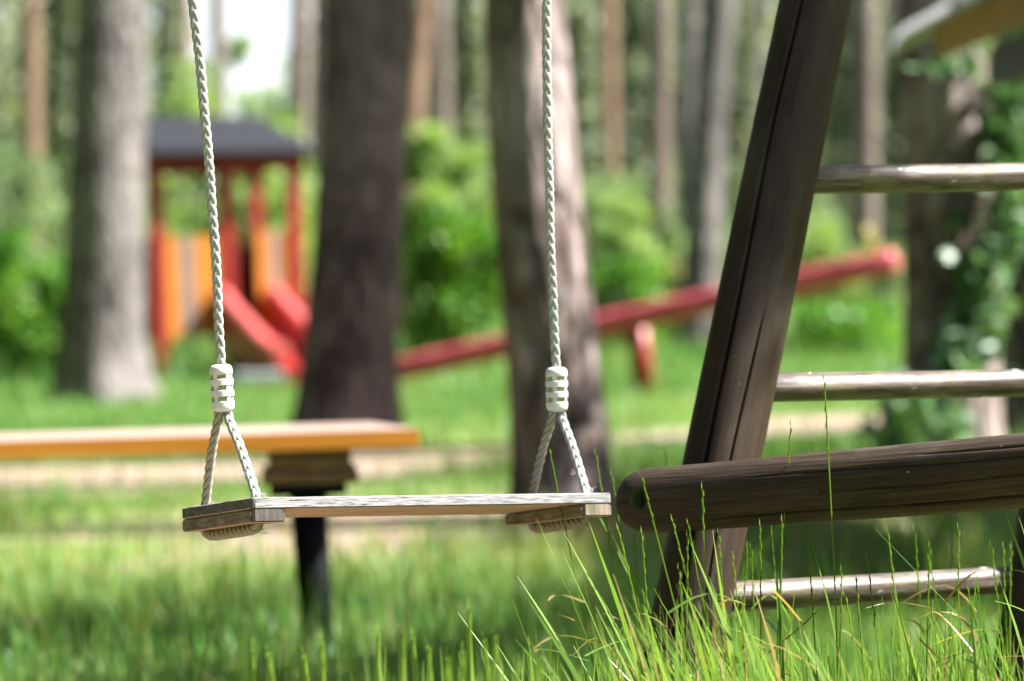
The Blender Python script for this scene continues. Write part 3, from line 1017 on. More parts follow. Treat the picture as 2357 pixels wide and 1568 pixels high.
bush(1120, 400, 110, 40, 'leaf_light', 'light undergrowth close behind the left side of the leaning trunk', 3600, 0.11)
bush(1650, 520, 120, 52, 'leaf_mid', 'low soft undergrowth beyond the tall two-toned trunk', 3600, 0.13)
bush(2020, 560, 120, 50, 'leaf_mid', 'low soft undergrowth left of the ivy covered trunk', 3600, 0.13)
bush(2290, 640, 110, 34, 'leaf_mid', 'soft green bush behind the ivy covered trunk', 3200, 0.1)


def conifer(px, ytop, halfw, d, label, n=5200, kind='needles'):
    top = P(px, ytop, d)
    h, r = top.z, halfw / FP * d
    base = Vector((top.x, top.y, 0))
    root = empty('young_conifer', base, label, 'tree', 'young conifers in the wood')
    mb = MB()
    mb.tube([base + Vector((0, 0, -.05)), base + Vector((0, 0, h * .6)), base + Vector((0, 0, h))], [r * .06 + .02, r * .04 + .01, .008], 7)
    mb.build('trunk', M['bark_brown'], root)
    k = 70
    f = RNG.random(k) ** 0.8
    a = RNG.uniform(0, 6.28, k)
    L = r * (1.02 - f) * RNG.uniform(0.45, 1.0, k)
    c = np.stack([np.cos(a) * L, np.sin(a) * L, h * (0.06 + 0.94 * f) - 0.18 * L], -1)
    pick = RNG.integers(0, k, n)
    pts = c[pick] + RNG.normal(0, 1, (n, 3)) * np.array([r * .13, r * .13, h * .022])
    V, Qs = leaf_quads(pts, 0.20, 0.4)
    fast_mesh('crown', V + np.array(base)[None], Qs, np.clip(np.repeat(0.5 * RNG.random(k)[pick] + 0.5 * RNG.random(n), 4), 0, 1), M[kind], root)


for i, (px, yt, hw, d, lb) in enumerate((
        (140, -60, 90, 52, 'dark conifer at the far left behind the orange pine'),
        (385, -40, 80, 58, 'dark conifer between the grey trunk and the left swing rope'),
        (830, -30, 70, 60, 'conifer hidden mostly behind the dark shaded trunk'),
        (1075, -40, 95, 54, 'conifer in the gap left of the leaning trunk'),
        (1330, 30, 100, 60, 'grey-green conifer right of the leaning trunk'),
        (1460, -60, 120, 66, 'wide grey-green conifer right of the right swing rope'),
        (1690, -20, 110, 60, 'conifer behind the tall two-toned trunk'),
        (1960, -40, 130, 62, 'grey-green conifer right of the ladder post'),
        (2080, 60, 90, 56, 'dim conifer left of the ivy tree'),
        (2330, -60, 110, 64, 'dim conifer behind the hut roof'))):
    conifer(px, yt, hw, d, lb)

# the far wood that closes the view, one mass
pts = []
for i in range(330):
    d = random.uniform(75, 120)
    px = random.uniform(-250, 2600)
    gap = 1.0 if not (300 < px < 900) else 0.12
    hmax = (0.75 + (650 - (-120)) / FP * d) * gap * random.uniform(0.55, 1.1)
    c = P(px, 650, d)
    for j in range(5):
        z = hmax * (j + random.random()) / 5
        pts.append(np.array([c.x, c.y, z])[None] + RNG.normal(0, 1, (60, 3)) * np.array([1.5, 1.5, 1.0]))
pts = np.concatenate(pts)
V, Qs = leaf_quads(pts, 0.6, 0.5)
tag(fast_mesh('far_wood', V, Qs, np.repeat(RNG.random(len(pts)), 4), M['needles']), 'dim grey-green far wood closing the view behind the trunks', None, None, 'stuff')


# the wood goes on all round the playground, outside the picture
pts = []
for i in range(900):
    a = random.uniform(0, 6.283)
    d = random.uniform(30, 48)
    c = (d * math.sin(a), d * math.cos(a))
    if i % 2:
        c = (random.uniform(-19, -8), random.uniform(-12, 40))
        if c[0] > -0.3 * c[1] - 3:
            continue
    if c[1] > 0 and abs(c[0]) < 0.36 * c[1]:
        continue
    hmax = random.uniform(6, 12)
    for j in range(5):
        z = hmax * (j + random.random()) / 5
        pts.append(np.array([c[0], c[1], z])[None] + RNG.normal(0, 1, (46, 3)) * np.array([1.6, 1.6, 1.1]))
pts = np.concatenate(pts)
V, Qs = leaf_quads(pts, 0.75, 0.5)
tag(fast_mesh('far_wood', V, Qs, np.repeat(RNG.random(len(pts)), 4), M['needles_dark']), 'wood surrounding the playground on its other sides', None, None, 'stuff')

# unseen pines added on the right, boughs placed along sun rays to cast shade
def along(q, z):
    q = Vector(q)
    return q + SUN * ((z - q.z) / SUN.z)


shade = []


def shade_patch(x0, x1, y0, y1, z, hz, step=0.55, keep=0.85):
    out = []
    x = x0
    while x <= x1:
        y = y0
        while y <= y1:
            if random.random() < keep:
                out.append(along((x + random.uniform(-.2, .2), y + random.uniform(-.2, .2), z), hz + random.uniform(-.5, .5)))
            y += step
        x += step
    return out


boughs_a = shade_patch(-1.7, 0.35, 4.3, 5.6, 0.1, 5.2)
boughs_b = shade_patch(0.1, 0.5, 8.6, 9.4, 0.15, 4.6, 0.45, 1.0) + shade_patch(0.65, 1.5, 6.4, 8.4, 0.05, 5.0, 0.6, 0.9)
pine('shade_pine', None, 0, 12, M['bark_brown'], 'unseen pine added on the right, boughs placed to shade the near grass', 'added pines beyond the right edge', at=(4.6, 6.6), r_base=0.2, crown_n=0, crown_r=1.0, per=300, seed=90, extra=boughs_a)
pine('shade_pine', None, 0, 12, M['bark_brown'], 'unseen pine added on the right, boughs placed to shade the foot of the leaning trunk', 'added pines beyond the right edge', at=(5.6, 9.3), r_base=0.2, crown_n=0, crown_r=1.0, per=300, seed=91, extra=boughs_b)
t2 = P(812, 800, 13.6)
pine('shade_pine', None, 0, 15, M['bark_brown'], 'unseen pine added sunward of the dark trunk to shade it', 'added pines beyond the right edge', at=(t2.x + SUN.x * 6.4, t2.y + SUN.y * 6.4), r_base=0.36, crown_n=20, crown_r=1.6, per=160, seed=92, crown_z=0.5)
p_up = [along(P(1785, 400 - 66 * i, 3.53) + RIGHT * (0.011 * i), 3.7 + 0.1 * (i % 3)) for i in range(10)]
l_up = [along(P(2120, 1100, 3.2), 3.0), along(P(2300, 1090, 3.1), 3.1)]
pine('shade_pine', None, 0, 11, M['bark_brown'], 'unseen young pine added on the right, low boughs placed to shade the ladder post', 'added pines beyond the right edge', at=(3.4, 4.7), r_base=0.12, crown_n=0, crown_r=0.28, per=420, needle=0.06, seed=93, extra=p_up)

# ------------------------------------------------------------------ tower with slide
TD = 25.0
tb = P(372, 868, TD)
tb.z = 0
PSI = rad(22)
tx = Vector((math.cos(PSI), math.sin(PSI), 0))
ty = Vector((-math.sin(PSI), math.cos(PSI), 0))
TR = Matrix((tx, ty, Vector((0, 0, 1)))).transposed()


def tw(x, y, z):
    return tb + tx * x + ty * y + Vector((0, 0, z))


tower = empty('play_tower', tb, 'small red and orange wooden play tower with dark roof and red slide', 'play tower')
TW, TDp = 1.20, 1.10
EAVE, RIDGE = 1.83, 2.12
for (x, y) in ((0, 0), (0.60, 0), (TW, 0), (0, TDp), (TW, TDp)):
    mb = MB()
    mb.box(tw(x, y, EAVE / 2 + 0.02), (0.115, 0.115, EAVE + 0.04), TR, bev=0.006)
    mb.build('post', M['red_paint'], tower)
for (y, l) in ((0, 1), (TDp, 1)):
    mb = MB()
    mb.box(tw(TW / 2, y, EAVE - 0.02), (TW + 0.2, 0.07, 0.10), TR, bev=0.004)
    mb.build('roof_beam', M['red_paint'], tower)
for x in (0, TW):
    mb = MB()
    mb.box(tw(x, TDp / 2, EAVE + 0.05), (0.07, TDp + 0.3, 0.09), TR, bev=0.004)
    mb.build('roof_beam', M['red_paint'], tower)
# two roof slopes and a hipped right end, thick sheets
EV, RG, ov = EAVE + 0.03, 2.20, 0.24
xl, xr, ins = -0.10, TW + 0.14, 0.26
yf, yb, ym = -ov, TDp + ov, TDp / 2


def roof_sheet(cor):
    m_ = MB()
    n_ = (Vector(cor[1]) - Vector(cor[0])).cross(Vector(cor[2]) - Vector(cor[0])).normalized()
    if n_.z < 0:
        n_ = -n_
    A_ = [Vector(q) + n_ * 0.05 for q in cor]
    B_ = [Vector(q) for q in cor]
    m_.poly(A_)
    m_.poly(B_[::-1])
    for i in range(len(cor)):
        j = (i + 1) % len(cor)
        m_.poly([A_[i], B_[i], B_[j], A_[j]])
    m_.build('roof', M['roof_felt'], tower)


roof_sheet([tw(xl, yf, EV), tw(xr, yf, EV), tw(xr - ins, ym - .002, RG), tw(xl, ym - .002, RG)])
roof_sheet([tw(xl, yb, EV), tw(xl, ym + .002, RG), tw(xr - ins, ym + .002, RG), tw(xr, yb, EV)])
roof_sheet([tw(xr + .004, yf + .02, EV), tw(xr + .004, yb - .02, EV), tw(xr - ins + .006, ym, RG - .006)])
mb = MB()                                          # gable board on the left
a, b, c = tw(-0.02, -0.05, EAVE + 0.03), tw(-0.02, TDp + 0.05, EAVE + 0.03), tw(-0.02, TDp / 2, RG - 0.06)
o_ = tx * 0.03
mb.poly([a, b, c]); mb.poly([a + o_, c + o_, b + o_]); mb.poly([a, a + o_, b + o_, b]); mb.poly([b, b + o_, c + o_, c]); mb.poly([c, c + o_, a + o_, a])
mb.build('gable_board', M['red_paint'], tower)
mb = MB()
mb.box(tw(TW / 2, TDp / 2, 0.39), (TW, TDp, 0.05), TR)
mb.build('deck', M['brown_board'], tower)


def boards(x0, x1, y0, y1, z0, z1, seq):
    n = len(seq)
    for i, mt in enumerate(seq):
        f = (i + 0.5) / n
        mb = MB()
        w = (abs(x1 - x0) if abs(x1 - x0) > 0.05 else abs(y1 - y0)) / n - 0.012
        dims = (w, 0.024, z1 - z0) if abs(x1 - x0) > 0.05 else (0.024, w, z1 - z0)
        mb.box(tw(x0 + (x1 - x0) * f, y0 + (y1 - y0) * f, (z0 + z1) / 2 + random.uniform(-.012, .012)), dims, TR, bev=0.004)
        mb.build('board', M[mt], tower)


boards(0.045, 0.56, -0.02, -0.02, 0.36, 1.20, ['orange_board', 'grey_board', 'orange_board', 'orange_board'])
boards(0.85, TW - 0.04, -0.02, -0.02, 0.36, 1.24, ['orange_board', 'grey_board', 'orange_board'])
boards(0.045, TW - 0.045, TDp + 0.02, TDp + 0.02, 0.36, 1.14, ['red_board'] * 8)
boards(-0.02, -0.02, 0.04, TDp - 0.04, 0.36, 1.20, ['brown_board'] * 6)
boards(TW + 0.02, TW + 0.02, 0.04, TDp - 0.04, 0.36, 1.20, ['orange_board', 'grey_board'] * 3)
# slide: channel bed with two raised side walls
ss = np.linspace(0, 1, 22)


def slide_pt(s, off, up):
    y = -0.02 - 1.72 * s
    q_ = min(max((s - 0.06) / 0.90, 0), 1)
    z = 0.47 - 0.40 * (0.30 * q_ + 0.70 * q_ * q_ * (3 - 2 * q_))
    z = max(z, 0.09)
    return tw(0.74 + off, y, z + up)


sl_root = empty('slide', tw(0.74, -0.02, 0), None, None)
sl_root.parent = tower
sl_root.location = tw(0.74, -0.02, 0) - tb
mb = MB()
mb.rings([[slide_pt(s, o, u) for o, u in ((-0.22, 0.0), (0.22, 0.0), (0.22, -0.02), (-0.22, -0.02))] for s in ss], ss, [0, .4, .42, .8, .82], smooth=False)
mb.build('slide_bed', M['red_slide'], sl_root)
for sg in (-1, 1):
    mb = MB()
    R = []
    for s in ss:
        hgt = 0.15 + 0.09 * math.exp(-((s - 0.06) / 0.12) ** 2)
        o = sg * 0.235
        R.append([slide_pt(s, o - 0.028, -0.22), slide_pt(s, o + 0.028, -0.22), slide_pt(s, o + 0.035, hgt - .02), slide_pt(s, o + 0.02, hgt + .012), slide_pt(s, o - 0.02, hgt + .012), slide_pt(s, o - 0.035, hgt - .02)])
    mb.rings(R, ss, [0, .06, .3, .34, .38, .42, .7], smooth=False)
    mb.build('slide_wall', M['red_slide'], sl_root)
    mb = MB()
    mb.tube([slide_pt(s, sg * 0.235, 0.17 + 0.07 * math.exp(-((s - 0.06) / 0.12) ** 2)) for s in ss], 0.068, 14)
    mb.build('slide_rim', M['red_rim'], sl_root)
mb = MB()
mb.tube([tw(0.74, -0.95, 0.10), tw(0.74, -0.62, 0.28)], 0.03, 8)
mb.tube([tw(0.58, -0.9, -0.02), tw(0.60, -0.55, 0.36)], 0.028, 8)
mb.tube([tw(0.90, -0.9, -0.02), tw(0.88, -0.55, 0.36)], 0.028, 8)
mb.build('slide_brace', M['red_paint'], sl_root)
# grey slab on a reddish block near the foot of the slide
gs = P(596, 905, 22.5)
gs.z = 0
slab = empty('low_slab', gs, 'low grey slab with a reddish end lying below the red slide', 'slab')
mb = MB()
mb.box(gs + Vector((0, 0, 0.09)), (0.36, 0.3, 0.07), Matrix.Rotation(rad(12), 3, 'Z'), bev=0.01)
mb.build('slab_top', M['grey_slab'], slab)
mb = MB()
mb.box(gs + Vector((0.26, 0.03, 0.10)), (0.12, 0.26, 0.12), Matrix.Rotation(rad(12), 3, 'Z'), bev=0.01)
mb.build('end_block', M['red_paint'], slab)
mb = MB()
mb.box(gs + Vector((-.05, 0, 0.025)), (0.2, 0.2, 0.07), Matrix.Rotation(rad(12), 3, 'Z'), bev=0.005)
mb.build('foot', M['brown_board'], slab)

# ------------------------------------------------------------------ seesaw
SD = 19.4
a, b = P(740, 890, SD + 0.5), P(2055, 602, SD - 0.6)
see = empty('seesaw', P(1480, 900, SD).to_2d().to_3d(), 'faded red seesaw beam rising to the right on slanted legs', 'seesaw')
dirv = (b - a).normalized()
side = dirv.cross(Vector((0, 0, 1))).normalized()
upv = side.cross(dirv)
mb = MB()
R, us = [], []
for s in np.linspace(0, 1, 14):
    p = a.lerp(b, s)
    r = 0.078
    R.append([p + side * r * math.copysign(abs(math.cos(t)) ** 0.6, math.cos(t)) + upv * r * math.copysign(abs(math.sin(t)) ** 0.6, math.sin(t)) for t in [2 * math.pi * j / 20 for j in range(20)]])
    us.append(s * 3.5)
e0 = [p + (p - a) * -0.25 - dirv * 0.03 for p in R[0]]
e1 = [p + (b - p) * 0.25 + dirv * 0.03 for p in R[-1]]
mb.rings([e0] + R + [e1], [-.03] + us + [3.53], [0.025 * j for j in range(21)])
mb.build('beam', M['beam_pink'], see)
f1 = P(1492, 908, SD)
f1.z = 0
tp = P(1468, 745, SD)
for o1, o2 in ((0.0, 0.0), (-0.02, 0.55)):
    mb = MB()
    mb.tube([f1 + Vector((o1, o2, -0.05)), tp + Vector((0, o2 * 0.2, 0.03))], [0.052, 0.062], 14)
    mb.build('leg', M['red_paint'], see)
hb = P(2020, 590, SD - 0.55)
mb = MB()
mb.tube([hb + side * 0.09, hb + side * 0.09 + Vector((-0.05, 0, .15)), hb + side * 0.05 + Vector((-0.06, 0, .18)), hb - side * 0.05 + Vector((-0.06, 0, .18)), hb - side * .09 + Vector((-0.05, 0, .15)), hb - side * .09], 0.011, 8)
mb.build('handle', M['yellow'], see)

# stump shape standing in for a pale sunlit sand mound beyond the seesaw
sp = P(1560, 700, 31)
st = empty('mound_stump', (sp.x, sp.y, 0), 'pale tan stump standing in for a sunlit sand mound beside the tall two-toned trunk beyond the seesaw', 'stump')
topz = P(1560, 605, 31).z
trunk_mesh([Vector((sp.x, sp.y, -.05)), Vector((sp.x, sp.y, topz * .6)), Vector((sp.x + .02, sp.y, topz))], [0.21, 0.17, 0.16], 0.05, 16, seed=77).build('stump_wood', M['bark_orange'], st)

# ------------------------------------------------------------------ bench
BD = 6.12
pf0, pf1 = P(-420, 1046, BD - .1), P(966, 998, BD)
pf0.z = pf1.z = 0.455
bench = empty('bench', P(715, 1300, 6.2).to_2d().to_3d(), 'long orange plank bench on a black steel post, behind the swing', 'bench')
bdir = (pf1 - pf0)
bl = bdir.length
bdir.normalize()
bq = Vector((-bdir.y, bdir.x, 0))
# plank: front edge pf0->pf1, far end shifted to the left
depth = bq * 0.36
shr = bdir * -0.09
th = Vector((0, 0, -0.036))
mb = MB()


def plank(f0, f1, dv, s0, s1):
    m_ = MB()
    A = [f0, f1, f1 + dv + s1, f0 + dv + s0]
    B = [p + th for p in A]
    L = (f1 - f0).length
    m_.poly(A, [(0, 0), (L, 0), (L, dv.length), (0, dv.length)], 1)
    m_.poly([B[3], B[2], B[1], B[0]], [(0, 0), (L, 0), (L, .2), (0, .2)], 0)
    for i in range(4):
        j = (i + 1) % 4
        e = (A[j] - A[i]).length
        m_.poly([A[j], A[i], B[i], B[j]], [(0, 0), (e, 0), (e, .036), (0, .036)], 0)
    return m_


half = depth * 0.495
plank(pf0, pf1, half, shr * 0, shr * .5).build('plank', [M['bench_orange'], M['bench_top']], bench)
o2 = depth * 0.505
plank(pf0 + o2, pf1 + o2 + shr * .5, half, shr * 0, shr * .5).build('plank', [M['bench_orange'], M['bench_top']], bench)
bp = P(715, 1190, 6.25)
bc = Vector((bp.x, bp.y, 0))
ar = Matrix.Rotation(math.atan2(bdir.y, bdir.x), 3, 'Z')
for (dx_, w, z0, z1, mt) in ((0.0, 0.170, 0.375, 0.418, 'block'), (0.0, 0.200, 0.345, 0.374, 'block'), (-0.005, 0.16, 0.322, 0.344, 'steel')):
    mb = MB()
    mb.box(bc + Vector((dx_, 0, (z0 + z1) / 2)), (w, 0.24, z1 - z0), ar, bev=0.009)
    mb.build('mounting_block' if mt == 'block' else 'mounting_plate', M[mt], bench)
mb = MB()
pt, pb = bc + Vector((-0.005, 0, 0.33)), P(735, 1500, 6.2)
pb.z = -0.05
mb.tube([pt, pt.lerp(pb, .5), pb], [0.040, 0.036, 0.030], 16)
mb.build('post', M['steel'], bench)
mb = MB()
mb.tube([pt.lerp(pb, 0.86), pb], [0.035, 0.034], 16)
mb.build('foot_sleeve', M['steel_green'], bench)
bc2 = bc - bdir * 1.1
mb = MB()
mb.tube([bc2 + Vector((0, 0, .418)), bc2 + Vector((0.02, 0, -0.05))], [0.04, 0.033], 16)
mb.build('post', M['steel'], bench)

# ------------------------------------------------------------------ hut with corrugated eave
e0_, e1_ = P(2042, 84, 10.8), P(2290, -30, 8.8)
e1_.z = e0_.z = (e0_.z + e1_.z) / 2
hut = empty('hut', (e1_.x + 0.6, e1_.y, 0), 'low hut with pale corrugated roof edge jutting in at the upper right', 'hut')
ed = (e1_ - e0_).normalized()
outv = Vector((-ed.y, ed.x, 0))
if outv.x < 0:
    outv = -outv
up_sl = (outv + Vector((0, 0, 0.42))).normalized()
nrm = ed.cross(up_sl).normalized()
if nrm.z < 0:
    nrm = -nrm
L = (e1_ - e0_).length + 2.2
n = int(L / 0.0095)
R0, R1, R2_, R3 = [], [], [], []
for i in range(n + 1):
    s = L * i / n
    wv = 0.015 * math.sin(2 * math.pi * s / 0.076)
    curl = -0.05 * math.exp(-s / 0.12)
    p = e0_ + ed * s + nrm * (wv + curl)
    R0.append(p); R1.append(p + up_sl * 1.5); R2_.append(p + up_sl * 1.5 - nrm * 0.006); R3.append(p - nrm * 0.014)
mb = MB()
mb.rings([R0, R1, R2_, R3, R0], [0, 1.5, 1.5, 0, 0], [s * L / n for s in range(n + 2)], closed=False, caps=False)
mb.build('corrugated_roof', M['corrugated'], hut)
rotm = Matrix((ed, outv, Vector((0, 0, 1)))).transposed()
mb = MB()
mb.box(e0_ + ed * (L / 2 + 0.15) + outv * 0.14 + Vector((0, 0, -0.03)), (L - 0.3, 0.035, 0.13), rotm, bev=0.004)
mb.build('fascia_board', M['fascia'], hut)
for k in range(4):
    mb = MB()
    c = e0_ + ed * (0.35 + k * 0.85) + up_sl * 0.75 - nrm * 0.075
    mb.box(c, (0.05, 1.3, 0.09), Matrix((ed, up_sl, nrm)).transposed(), bev=0.004)
    mb.build('rafter', M['fascia'], hut)
mb = MB()
mb.box(e0_ + ed * (L / 2 + 0.45) + outv * 0.24 + Vector((0, 0, -0.17)), (L - 0.9, 0.09, 0.13), rotm, bev=0.004)
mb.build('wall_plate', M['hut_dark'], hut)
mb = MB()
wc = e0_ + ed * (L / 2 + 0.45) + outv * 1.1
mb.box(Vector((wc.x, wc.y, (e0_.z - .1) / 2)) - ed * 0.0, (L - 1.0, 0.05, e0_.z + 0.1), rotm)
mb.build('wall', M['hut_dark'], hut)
for s in (L - 0.25,):
    q = e0_ + ed * s + outv * 0.36
    mb = MB()
    mb.box(Vector((q.x, q.y, (e0_.z - .1) / 2)), (0.09, 0.09, e0_.z - 0.1), rotm, bev=0.005)
    mb.build('post', M['fascia'], hut)

# ------------------------------------------------------------------ ivy
pts = []


def ivy_cloud(px, py, sx, sy, d, n, sd=0.10):
    for _ in range(n):
        p = P(random.gauss(px, sx), random.gauss(py, sy), d + random.gauss(0, sd))
        if p.z > 0.02:
            pts.append(p[:])


ivy_cloud(2310, 300, 30, 80, 11.35, 130)
ivy_cloud(2340, 230, 26, 80, 11.4, 110)
ivy_cloud(2325, 480, 22, 70, 11.35, 110)
ivy_cloud(2245, 600, 34, 50, 11.35, 120)
ivy_cloud(2262, 720, 30, 60, 11.35, 120)
ivy_cloud(2200, 800, 26, 45, 11.3, 80)
ivy_cloud(2095, 965, 45, 40, 11.1, 120, 0.14)
ivy_cloud(2190, 960, 22, 40, 11.1, 60)
ivy_cloud(2200, 150, 50, 18, 11.3, 40)
pts = np.array(pts)
V, Qs = leaf_quads(pts, 0.078, 0.85)
tag(fast_mesh('ivy', V, Qs, np.repeat(RNG.random(len(pts)), 4), M['ivy']), 'glossy green ivy climbing the trunk behind the ladder rungs', 'ivy', None, 'stuff')


# ------------------------------------------------------------------ swing frame: ladder, brace log, crossbeam
def log_mesh(p0, p1, r0, r1, cracks=(), nseg=150, nring=150, rough=0.012, seed=0, dome=0.5, knots=0):
    p0, p1 = Vector(p0), Vector(p1)
    ax = (p1 - p0)
    L = ax.length
    ax.normalize()
    mid = (p0 + p1) / 2
    e1 = (CAM - mid)
    e1 = (e1 - ax * e1.dot(ax)).normalized()
    e2 = ax.cross(e1)
    rg = np.random.default_rng(seed)
    ph = rg.uniform(0, 6.28, 12)
    S = [0.0, 0.004, 0.012, 0.024]
    S += list(np.linspace(0.036, L - 0.036, nring)) + [L - 0.024, L - 0.012, L - 0.004, L]
    R = []
    for s in S:
        ring = []
        e = min(s, L - s)
        prof = 1.0 if e > 0.035 else math.sqrt(max(0.0, 1 - (1 - e / 0.035) ** 2)) * dome + (1 - dome)
        r = (r0 + (r1 - r0) * s / L)
        wob = 1 + rough * (math.sin(s * 3.1 + ph[0]) + 0.6 * math.sin(s * 7.7 + ph[1]))
        bend = e1 * 0.004 * math.sin(s * 2.4 + ph[2]) + e2 * 0.004 * math.sin(s * 2.9 + ph[3])
        for j in range(nseg):
            a = 2 * math.pi * j / nseg
            rr = r * wob * (1 + rough * 0.8 * math.sin(3 * a + s * 4 + ph[4]) + rough * 0.5 * math.sin(7 * a + s * 9 + ph[5]))
            for (phi, s0, s1, wd, dp) in cracks:
                if s0 < s < s1:
                    k = min(1.0, (s - s0) / 0.08, (s1 - s) / 0.08)
                    pc = phi + 0.05 * math.sin(s * 6 + phi * 3) + 0.03 * math.sin(s * 17 + phi)
                    da = (a - pc + math.pi) % (2 * math.pi) - math.pi
                    rr -= dp * k * math.exp(-(da / wd) ** 2)
            ring.append(p0 + ax * s + bend + (e1 * math.cos(a) + e2 * math.sin(a)) * rr * prof)
        R.append(ring)
    mb = MB()
    mb.rings(R, S, [2 * math.pi * r0 * j / nseg for j in range(nseg + 1)])
    return mb


pl_top, pl_mid = P(1872, 0, 3.56), P(1668, 1050, 3.445)
pdir = (pl_top - pl_mid) / (pl_top.z - pl_mid.z)
post_b = pl_mid - pdir * (pl_mid.z + 0.08)
post_t = pl_mid + pdir * (2.14 - pl_mid.z)
frame = empty('swing_stand', (post_b.x, post_b.y, 0), 'dark round-timber swing frame with ladder rungs and a low brace log', 'swing stand')
rl = P(1668, 1368, 3.43)
shift = P(2392, 1334, 3.60) - P(1606, 1372, 3.43)
post1 = log_mesh(post_b, post_t, 0.0445, 0.0425, [(-0.42, 0.05, 2.3, 0.030, 0.020), (0.30, 0.2, 0.85, 0.020, 0.0045), (-0.1, 1.3, 1.9, 0.02, 0.003), (2.6, 0.2, 1.5, 0.03, 0.006)], 230, 140, 0.012, 3).build('ladder_post', M['post'], frame)
post2 = log_mesh(post_b + shift, post_t + shift, 0.0425, 0.040, [(0.5, 0.3, 1.8, 0.03, 0.006)], 60, 60, 0.012, 4).build('ladder_post', M['post'], frame)


def on_post(px, py):
    """point on the left post's axis at that photo height"""
    best = None
    for i in range(400):
        p = post_b.lerp(post_t, i / 399)
        r = p - CAM
        z = r.dot(FWD)
        yy = 784 - r.dot(UP) / z * FP
        if best is None or abs(yy - py) < best[0]:
            best = (abs(yy - py), p)
    return best[1]


for k, (ly, ry, rx_, rd) in enumerate(((402, 398, 2440, 3.66), (895, 873, 2360, 3.62), (1371, 1329, 2310, 3.58))):
    a = on_post(0, ly)
    b = P(rx_, ry, rd)
    d_ = (b - a).normalized()
    tgt = a + d_ * (shift.length)
    log_mesh(a + d_ * 0.01, tgt, 0.0168, 0.0160, [], 40, 60, 0.03, 10 + k, dome=0.2).build('rung', M['rung'], frame)
a_ = on_post(0, -95)
log_mesh(a_, a_ + shift, 0.0168, 0.016, [], 24, 20, 0.02, 20).build('rung', M['rung'], frame)
zz = 1.62
ap = post_b.lerp(post_t, (zz + .08) / 2.22)
log_mesh(ap, ap + shift, 0.0168, 0.016, [], 24, 20, 0.02, 21).build('rung', M['rung'], frame)
# brace log with its bolt hole
l0, l1 = P(1440, 1149, 3.385), P(2357, 1085, 3.03)
ldir = (l1 - l0).normalized()
lg_mb = log_mesh(l0, l0 + ldir * 1.25, 0.0372, 0.0385, [(0.80, 0.12, 1.2, 0.030, 0.014), (0.12, 0.28, 0.8, 0.020, 0.003), (-0.45, 0.2, 0.7, 0.018, 0.0035), (-0.75, 0.4, 1.1, 0.02, 0.003)], 220, 150, 0.014, 5, dome=0.68)
lg = lg_mb.build('brace_log', [M['log'], M['hole']], frame)
cut = MB()
hc = P(1474, 1150, 3.33)
hd = (CAM - hc).normalized() * 0.8 + Vector((-0.75, 0, 0))
hd.normalize()
cut.tube([hc - hd * 0.03, hc + hd * 0.08], 0.0112, 24, m=1)
cutter = cut.build('bolt_cutter', [M['log'], M['hole']])
md = lg.modifiers.new('bolt_hole', 'BOOLEAN')
md.object = cutter
md.operation = 'DIFFERENCE'
md.solver = 'EXACT'
bpy.context.view_layer.update()
dg = bpy.context.evaluated_depsgraph_get()
nm_ = bpy.data.meshes.new_from_object(lg.evaluated_get(dg))
lg.modifiers.clear()
lg.data = nm_
bpy.data.objects.remove(cutter, do_unlink=True)
lg.data.polygons.foreach_set('use_smooth', [True] * len(lg.data.polygons))

# ------------------------------------------------------------------ swing
sq = np.array([-0.26729515, 0.16079078, 3.06284738, -0.11892391, -0.57304235, -0.01701322])


def rod(r):
    t = np.linalg.norm(r)
    k = r / t
    K = np.array([[0, -k[2], k[1]], [k[2], 0, -k[0]], [-k[1], k[0], 0]])
    return np.eye(3) + np.sin(t) * K + (1 - np.cos(t)) * K @ K


SR = rod(sq[3:])
SL, SW, ST, SC, CW = 0.45, 0.1627, 0.0118, 0.0136, 0.0401


def seat(u, v, w):
    return camspace(SR @ np.array([u, -w, v]) + sq[:3])


sx_, sy_, sz_ = (seat(1, 0, 0) - seat(0, 0, 0)), (seat(0, 1, 0) - seat(0, 0, 0)), (seat(0, 0, 1) - seat(0, 0, 0))
SROT = Matrix((sx_, sy_, sz_)).transposed()
so_ = seat(SL / 2, SW / 2, 0)
swing = empty('swing', so_, 'weathered wooden board swing hanging from white twisted ropes', 'swing')

# seat board: grooved cross-section swept along its length, corners rounded
c_ = 0.0013
prof = [(c_, 0), (SW - c_, 0), (SW, -c_), (SW, -ST + c_), (SW - c_, -ST)]
for gv in (0.118, 0.072):
    prof += [(gv + 0.0011, -ST), (gv + 0.0008, -ST + 0.0022), (gv - 0.0008, -ST + 0.0022), (gv - 0.0011, -ST)]
prof += [(0.030, -ST), (c_, -ST), (0, -ST + c_), (0, -c_)]
np_ = len(prof)
Rr, us = [], []
ends = [(0.0, 0.0045, 0.0010), (0.0008, 0.0026, 0.0004), (0.0022, 0.0011, 0.0), (0.0045, 0.0, 0.0)]
stations = [(u, iv, iw) for u, iv, iw in ends] + [(u, 0, 0) for u in np.linspace(0.03, SL - 0.03, 26)] + [(SL - u, iv, iw) for u, iv, iw in reversed(ends)]
for u, iv, iw in stations:
    ring = []
    for v, w in prof:
        v2 = SW / 2 + (v - SW / 2) * (1 - 2 * iv / SW)
        w2 = -ST / 2 + (w + ST / 2) * (1 - 2 * iw / ST)
        jit = 0.00012 * math.sin(u * 90 + v * 400) if (w == 0 or w == -ST) else 0
        ring.append(seat(u, v2, w2 + jit))
    Rr.append(ring)
    us.append(u)
vs = [0.0]
for i in range(np_):
    a, b = prof[i], prof[(i + 1) % np_]
    vs.append(vs[-1] + math.hypot(a[0] - b[0], a[1] - b[1]))
mb = MB()
mb.rings(Rr, us, vs, True, 0, True, False, capm=1)
k0 = 0
nf = 0
